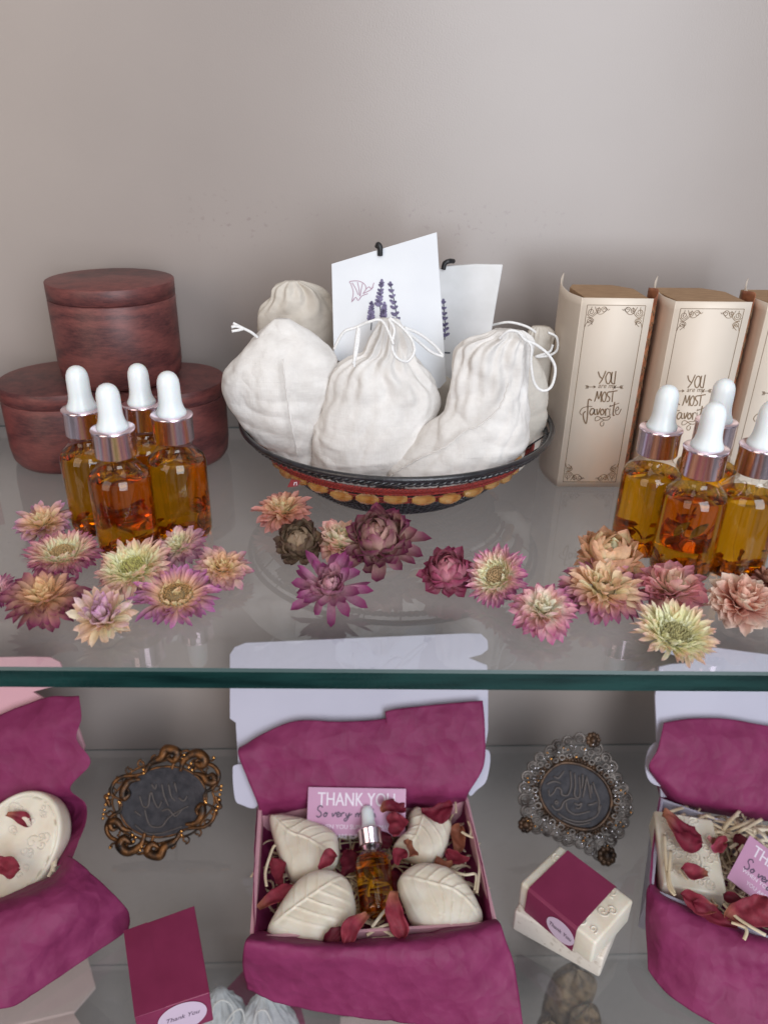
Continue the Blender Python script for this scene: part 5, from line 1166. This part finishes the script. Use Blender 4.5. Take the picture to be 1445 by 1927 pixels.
# ------------------------------------------------------------------ ornate metal plaques
def plaque(center_px, yc, zc, lean, label, name, kind):
    o = V(center_px); return o
def horn(mb, pl, p0, p1, bend, r0, r1, h=.1):
    """tapered horn from p0 to p1, bent sideways, ending in a curl"""
    a, b = V((*p0, 0)), V((*p1, 0)); d = b-a; n = V((-d.y, d.x, 0)); pts = [a, a+d*.33+n*bend*.7, a+d*.7+n*bend, b]
    pth = [pl.pt(p.x, p.y, h) for p in smoothpath(pts, 6)]
    mb.tube(pth, lambda s: r0+(r1-r0)*s, 8)
    c = b; R_ = r1*2.0; pth = []
    for k in range(20):
        t = k/19; rr = R_*(1-.7*t); pth.append(pl.pt(c.x+rr*cos(t*7)-R_*.5, c.y+rr*sin(t*7), h+.05))
    mb.tube(pth, lambda s: .11*(1-.4*s), 7)
# left: oval medallion in a gilt scroll frame
bz = oz(262, 1618, SZ+.3); LPn = V((.0, -.80, .60)).normalized(); pl = Plane(bz, LPn)
cA = pl.ab(308, 1508); pl.o = pl.pt(*cA)
fr = empty('ornate_plaque', V((pl.o.x, pl.o.y-1, SZ)), 'gilt scrollwork plaque with a dark oval plate, left of the middle gift box', 'plaque', 'ornate metal plaques')
kx = pl.ab(389, 1505)[0]; sca = kx/2.55
rot_ = rad(28)
def T2(x, y): return ((x*cos(rot_)-y*sin(rot_))*.97, (x*sin(rot_)+y*cos(rot_))*.80)
m = MB(); A_, B_ = kx*1.05, kx*.96
disc = [[pl.pt(*T2(A_*s*cos(2*pi*i/60), B_*s*sin(2*pi*i/60)), h) for i in range(60)] for s, h in ((.01, -.35), (1, -.35), (1.02, -.1), (1.0, .12), (.95, .2), (.9, .12), (.5, .10), (.01, .10))]
m.grid(disc, closed=True); plate = m.build('oval_plate', M['darkmetal'], fr, weld=True)
m = MB()
def z6L(x, y): return x/3.141, 1220+y/3.141
for q in ([(830, 870), (850, 930), (880, 930), (890, 870), (900, 850), (915, 900), (940, 940), (960, 900)], [(960, 800), (975, 870), (1000, 930)], [(1000, 800), (1015, 870), (1040, 900)], [(1035, 790), (1050, 850)],
          [(860, 950), (875, 1010), (900, 1050), (960, 1050), (1000, 1000), (1060, 960), (1120, 930)], [(960, 960), (1000, 950), (1040, 990), (1080, 950)], [(800, 960), (840, 990)], [(900, 800), (920, 830), (930, 800)], [(1060, 880), (1090, 900), (1110, 870)], [(800, 1040), (870, 1090), (960, 1090), (1080, 1050)]):
    m.tube(smoothpath([pl.hit(*z6L(x, y))+pl.n*.13 for x, y in q], 6), lambda s: .075*(1.2-.6*abs(s-.4)), 6)
m.build('calligraphy_relief', M['darkrelief'], plate)
m = MB()
ring = [pl.pt(*T2(A_*1.0*cos(2*pi*i/80), B_*1.0*sin(2*pi*i/80)), .05) for i in range(80)]
m.tube(ring, .12, 8, closed=True)
rim2 = [pl.pt(*T2(A_*1.16*cos(2*pi*i/120)*(1+.03*sin(16*pi*i/120)), B_*1.16*sin(2*pi*i/120)*(1+.03*sin(16*pi*i/120))), -.05) for i in range(120)]
m.tube(rim2, .10, 8, closed=True)
for i in range(24):
    a = 2*pi*i/24; p = T2(A_*1.24*cos(a), B_*1.26*sin(a)); pth = [pl.pt(p[0]+(.34-.2*k/16)*cos(a+k*.42), p[1]+(.34-.2*k/16)*sin(a+k*.42), .02) for k in range(17)]
    m.tube(pth, .085, 6)
# eight C scrolls with horns, laid out from the photo outline
for sx in (1, -1):
    S2 = lambda x, y, s=sx: T2(x*s*sca, y*s*sca)
    def cs(pts, r0, r1, h=.12):
        m.tube([pl.pt(p.x, p.y, h) for p in smoothpath([V((*S2(*p), 0)) for p in pts], 8)], lambda s: 1.12*(r0+(r1-r0)*math.sin(pi*min(1, s*1.1))), 9)
    cs([(2.6, 1.1), (3.3, 1.35), (3.85, .75), (3.8, 0), (3.2, -.55), (2.5, -.7), (2.2, -1.3)], .11, .17)
    cs([(2.55, .95), (2.95, .5), (3.05, -.1), (3.45, -.2), (3.5, .3), (3.15, .35)], .10, .30, .2)
    cs([(1.9, 1.45), (2.5, 2.1), (3.35, 2.15), (3.6, 1.5), (3.2, 1.2), (3.0, 1.6), (3.25, 1.7)], .12, .38, .2)
    cs([(3.6, 1.55), (3.9, 1.2), (4.15, 1.35)], .14, .08)
    cs([(-.1, 2.35), (.6, 2.85), (1.3, 2.9), (1.85, 3.3), (2.35, 2.75), (1.9, 2.35), (1.65, 2.75), (1.9, 2.85)], .10, .36, .22)
    cs([(-.1, 2.35), (-.75, 2.55), (-1.4, 2.8), (-2.1, 2.6), (-2.5, 1.95), (-2.15, 1.3)], .09, .16)
    cs([(-.5, 2.1), (-1.1, 2.3), (-1.7, 1.95), (-1.95, 1.4), (-1.55, 1.5), (-1.45, 1.85)], .10, .30, .2)
    cs([(2.4, 2.7), (2.9, 2.6), (3.0, 2.2)], .12, .1); cs([(1.5, 1.85), (1.9, 2.2), (2.3, 2.1)], .12, .12); cs([(-2.5, 1.95), (-2.9, 2.05), (-2.9, 1.6), (-3.0, 1.2)], .12, .14)
m.build('scroll_frame', M['bronze'], fr)
def beadset(parent, mt, items):
    first = None
    for p, r in items:
        if first is None:
            mb = MB(); mb.ball((0, 0, 0), 1.0, 10); b = first = mb.build('bead', mt, parent, origin=(0, 0, 0))
        else: b = first.copy(); C.objects.link(b); b.parent = parent
        b.location = (p-V(parent['_o']))*CM; b.scale = (r, r, r)
bl_ = []
for sx in (1, -1):
    for (x, y) in ((2.6, 1.2), (2.5, 1.45), (2.75, 1.65), (2.45, 2.2), (2.65, 2.4), (2.8, 2.2), (2.5, 2.65), (-.1, 2.4), (-2.6, 2.1), (-2.8, 1.9), (-3.1, 1.5), (-3.3, 1.2), (-3.5, .95), (-3.65, .7), (4.15, 1.35), (-2.3, 1.2), (2.3, -1.3), (0, 2.65)):
        p = T2(x*sx*sca, y*sx*sca); bl_.append((pl.pt(p[0], p[1], .3), .14))
beadset(fr, M['goldbead'], bl_)
m = MB(); m.tube([pl.pt(0, 1.2, -.3), V((pl.o.x, pl.o.y+3.2, SZ+.1))], .14, 8); m.build('easel_leg', M['bronze'], fr)

# right: oval plate in a filigree frame with three corners
bz = oz(1120, 1618, SZ+.3); pl = Plane(bz, V((.02, -.80, .60))); pl.o = pl.pt(*pl.ab(1081, 1498))
def z7(x, y): return 940+x/5.161, 1340+y/5.161
fr = empty('ornate_plaque', V((pl.o.x, pl.o.y-1, SZ)), 'silver filigree plaque with beads and round dark plate, behind the soap stack', 'plaque', 'ornate metal plaques')
cc_ = pl.ab(*z7(735, 820)); e_out = [z7(x, y) for x, y in ((380, 760), (450, 590), (560, 500), (680, 480), (850, 530), (1000, 640), (1080, 800), (1080, 940), (1000, 1070), (860, 1150), (720, 1120), (560, 1050), (440, 930))]
ring = resample([V((*pl.ab(*p), 0)) for p in e_out]+[V((*pl.ab(*e_out[0]), 0))], 13)[:-1]; ring = smoothpath(ring, 6, True)
m = MB(); rc_ = V((*cc_, 0))
m.grid([[pl.pt(rc_.x+(p.x-rc_.x)*s, rc_.y+(p.y-rc_.y)*s, h) for p in ring] for s, h in ((.01, -.35), (.96, -.35), (.98, .1), (.93, .08), (.5, .06), (.01, .06))], closed=True); plate = m.build('oval_plate', M['darkmetal'], fr, weld=True)
m = MB()
for q in ([(680, 570), (690, 700), (660, 800), (600, 800), (590, 750), (550, 730), (520, 780), (480, 810), (470, 750)], [(720, 590), (730, 700), (720, 800), (760, 830), (775, 770), (765, 620)], [(800, 600), (800, 680), (790, 740)], [(835, 620), (860, 720), (880, 840)], [(835, 640), (820, 740), (800, 830)], [(900, 680), (925, 760), (960, 860), (950, 960)], [(880, 700), (890, 790)],
          [(520, 620), (560, 640), (600, 600), (620, 570)], [(450, 700), (520, 670), (590, 690)], [(500, 900), (540, 945), (590, 930), (620, 870), (690, 835), (760, 850)], [(640, 870), (650, 940), (720, 990), (800, 980), (870, 960)], [(720, 880), (760, 900), (790, 880), (770, 930), (730, 930)], [(850, 900), (900, 890), (940, 870)],
          [(560, 980), (660, 1040), (800, 1060), (930, 1010), (980, 900)], [(600, 1040), (740, 1090), (880, 1070)], [(530, 870), (550, 860), (560, 880), (540, 890), (530, 870)]):
    m.tube(smoothpath([pl.hit(*z7(x, y))+pl.n*.1 for x, y in q], 6), lambda s: .085*(1.25-.7*abs(s-.4)), 6)
m.build('calligraphy_relief', M['darkrelief'], plate)
m = MB(); m.tube([pl.pt(p.x, p.y, .14) for p in ring], .15, 8, closed=True)
m.tube([pl.pt(rc_.x+(p.x-rc_.x)*1.09, rc_.y+(p.y-rc_.y)*1.09, .02) for p in ring], .17, 8, closed=True); m.build('inner_rim', M['brown'], fr)
outer = [z7(x, y) for x, y in ((190, 720), (240, 560), (330, 420), (440, 350), (540, 270), (690, 210), (790, 185), (900, 230), (980, 330), (1090, 440), (1150, 570), (1230, 720), (1285, 870), (1280, 1010), (1210, 1180), (1120, 1270), (1060, 1440), (960, 1440), (830, 1350), (730, 1310), (600, 1260), (480, 1200), (330, 1160), (210, 1110), (215, 960), (190, 860))]
OP = [V((*pl.ab(*p), 0)) for p in outer]; OS = smoothpath(OP, 6, True)
mf, mr_, mb1, mb2 = MB(), MB(), [], []; rnd = random.Random(12)
NO = 30; OR = resample(OS+[OS[0]], NO*2+1)[:-1]
for i, p in enumerate(OR):
    d = (p-rc_); L_ = d.length; d.normalize(); t_ = V((-d.y, d.x, 0)); rin = min(ring, key=lambda q: (q-p).length_squared); gap = (rin-p).length
    q = p.lerp(rin, .12)
    if i % 2 == 0:   # outer C scroll
        R_ = .48+.12*rnd.random(); ph = math.atan2(d.y, d.x)+rnd.choice((0, .6, -.6)); sg = rnd.choice((1, -1)); pth = []
        for k in range(26):
            t = k/25; rr = R_*(1.0-.65*t); an = ph+sg*(t*7.2-1.8); pth.append(pl.pt(q.x-d.x*.25+rr*cos(an), q.y-d.y*.25+rr*sin(an), .06+.12*t))
        mf.tube(pth, lambda s: .125*(1.1-.6*s), 6)
    for lv in range(1, 4):
        f_ = lv/4.0
        if gap*f_ < .25: continue
        c = p.lerp(rin, f_); R_ = .20+.09*rnd.random(); pth = [pl.pt(c.x+R_*cos(2*pi*k/14), c.y+R_*sin(2*pi*k/14)*.8, .03+.1*rnd.random()*0+.08*lv) for k in range(14)]
        if (i+lv) % 2: mf.tube(pth, .095, 6, closed=True)
        if rnd.random() < .5: (mb2 if rnd.random() < .33 else mb1).append((pl.pt(c.x+rnd.uniform(-.25, .25), c.y+rnd.uniform(-.25, .25), .2+.07*lv), rnd.uniform(.06, .12)))
    if i % 2: # ribs running in to the plate
        a_ = p.lerp(rin, .1); b_ = p.lerp(rin, .92); md = a_.lerp(b_, .5)+t_*rnd.uniform(-.25, .25)
        mf.tube([pl.pt(v.x, v.y, .05+.15*sin(pi*k/12)) for k, v in enumerate(smoothpath([a_, md, b_], 6))], lambda s: .05+.06*s, 6)
for i in range(0, 72):
    a = i/72*len(ring); p = ring[int(a) % len(ring)]; q = rc_+(p-rc_)*(1.22+.03*sin(i*2.3)); s_ = rc_+(p-rc_)*1.08
    mr_.tube([pl.pt(s_.x, s_.y, .08), pl.pt((s_.x+q.x)/2, (s_.y+q.y)/2, .26), pl.pt(q.x, q.y, .1)], .13, 6)
for cx3, cy3, R3 in ((1030, 1390, 95), (250, 1090, 75), (900, 270, 75)):   # leafy corner knobs
    c = V((*pl.ab(*z7(cx3, cy3)), 0)); rr = R3/5.161/FPX*72
    for k in range(9):
        a = 2*pi*k/9; mr_.ball(pl.pt(c.x+rr*.62*cos(a), c.y+rr*.62*sin(a), .12), rr*.36, 8)
    mr_.ball(pl.pt(c.x, c.y, .2), rr*.5, 10)
mf.build('filigree', M['pewter'], fr); mr_.build('leaf_border', M['brown'], fr); beadset(fr, M['silverbead'], mb1); beadset(fr, M['goldbead'], mb2)
m = MB(); m.tube([pl.pt(0, 1.2, -.3), V((pl.o.x, pl.o.y+3.0, SZ+.1))], .14, 8); m.build('easel_leg', M['bronze'], fr)

# ------------------------------------------------------------------ things on the lowest shelf, seen through the glass
def P3(x, y, z): return oz(x, y, z)
t = empty('pink_box', P3(60, 1900, -68), 'pale pink box standing on the lowest shelf under the left tissue', 'box', 'pale boxes on the lowest shelf')
m = MB(); zt = -58; m.prism([P3(-120, 1870, zt), P3(0, 1850, zt), P3(110, 1825, zt), P3(165, 1800, zt), P3(180, 1856, zt), P3(140, 1902, zt), P3(40, 1925, zt), P3(-120, 1950, zt)][::-1], (0, 0, -.4)); m.build('open_lid', M['palepink'], t, smooth=False)
m = MB(); m.prism([P3(-120, 1960, zt-1), P3(136, 1902, zt-1), P3(160, 1940, zt-1), P3(170, 2050, zt-1), P3(-120, 2050, zt-1)][::-1], (0, 0, -8.9)); m.build('tray', M['palepink'], t, smooth=False)
t = empty('white_box', P3(760, 1930, -68), 'pale box on the lowest shelf below the front of the middle tissue', 'box', 'pale boxes on the lowest shelf')
m = MB(); m.prism([P3(640, 1912, -60), P3(860, 1912, -60), P3(880, 2000, -60), P3(640, 2000, -60)][::-1], (0, 0, -7.9)); m.build('carton', M['palepink'], t, smooth=False, bevel=.1)
m = MB(); m.prism([P3(425, 1862, -61), P3(462, 1822, -61), P3(560, 1870, -61), P3(575, 1927, -61), P3(470, 1927, -61)][::-1], (0, 0, -6.9)); o = m.build('purple_shadow_block', M['wrap'], origin=P3(480, 1890, -68), smooth=False, bevel=.05)  # solid block added in place of a crimson shadow
tag(o, 'dull purple block standing in for a shadow behind the organza bags on the lowest shelf', 'box')
def zi(x, y): return x, y
bag([(1862, 405, 425), (1880, 392, 440), (1900, 375, 458), (1925, 362, 470), (1960, 358, 475)], 43.5, 'sheer white bag with looped cord beside the crimson box', 31, .7, 'organza', neck=.2, folds=9, conv=zi,
    strings=[[(400, 1925, 41.6), (402, 1895, 41.6), (418, 1882, 41.6), (436, 1892, 41.6), (440, 1915, 41.6), (430, 1927, 41.6)], [(425, 1925, 41.5), (440, 1905, 41.5), (455, 1900, 41.5), (462, 1925, 41.5)]], group='sheer bags on the lowest shelf')
bag([(1868, 488, 505), (1885, 475, 525), (1905, 462, 545), (1930, 450, 560), (1960, 445, 565)], 43.0, 'sheer white bag under the front left corner of the middle tissue', 34, .7, 'organza', neck=.2, folds=9, conv=zi,
    strings=[[(478, 1925, 41.3), (484, 1905, 41.3), (500, 1902, 41.3), (512, 1925, 41.3)]], group='sheer bags on the lowest shelf')
# carved wooden ornament
c = P3(1075, 1905, -62); t = empty('carved_ornament', V((c.x, c.y, -68)), 'brown carved wooden ornament standing below the soap stack', 'ornament')
def carve(cx2, cy2, rx, ry, z0, z1, seed):
    rows = []; n = 26
    for i in range(n+1):
        s = i/n; z = z0+(z1-z0)*s; k = (1-.25*s)*(1-max(0, (s-.8)/.2)**2*.9)
        rows.append([V((cx2+rx*k*cos(a)*(1+.08*sin(3*a+9*s+seed)), cy2+ry*k*sin(a)*(1+.08*sin(5*a+seed)), z+.25*sin(4*a+seed))) for a in [2*pi*j/48 for j in range(48)]])
    rows.append([V((cx2, cy2, z1))]*48)
    return rows
m = MB(); m.grid(carve(c.x, c.y+1.0, 2.9, 2.4, -68, -56.5, 1), closed=True); m.build('body', M['carved'], t)
m = MB(); m.grid(carve(c.x-2.9, c.y-1.8, 1.7, 1.6, -68, -60.5, 2), closed=True); m.build('side_scroll', M['carved'], t)
m = MB(); m.grid(carve(c.x+.9, c.y-1.6, 2.0, 1.3, -68, -58.2, 4), closed=True); m.build('front_leaf', M['carved'], t)
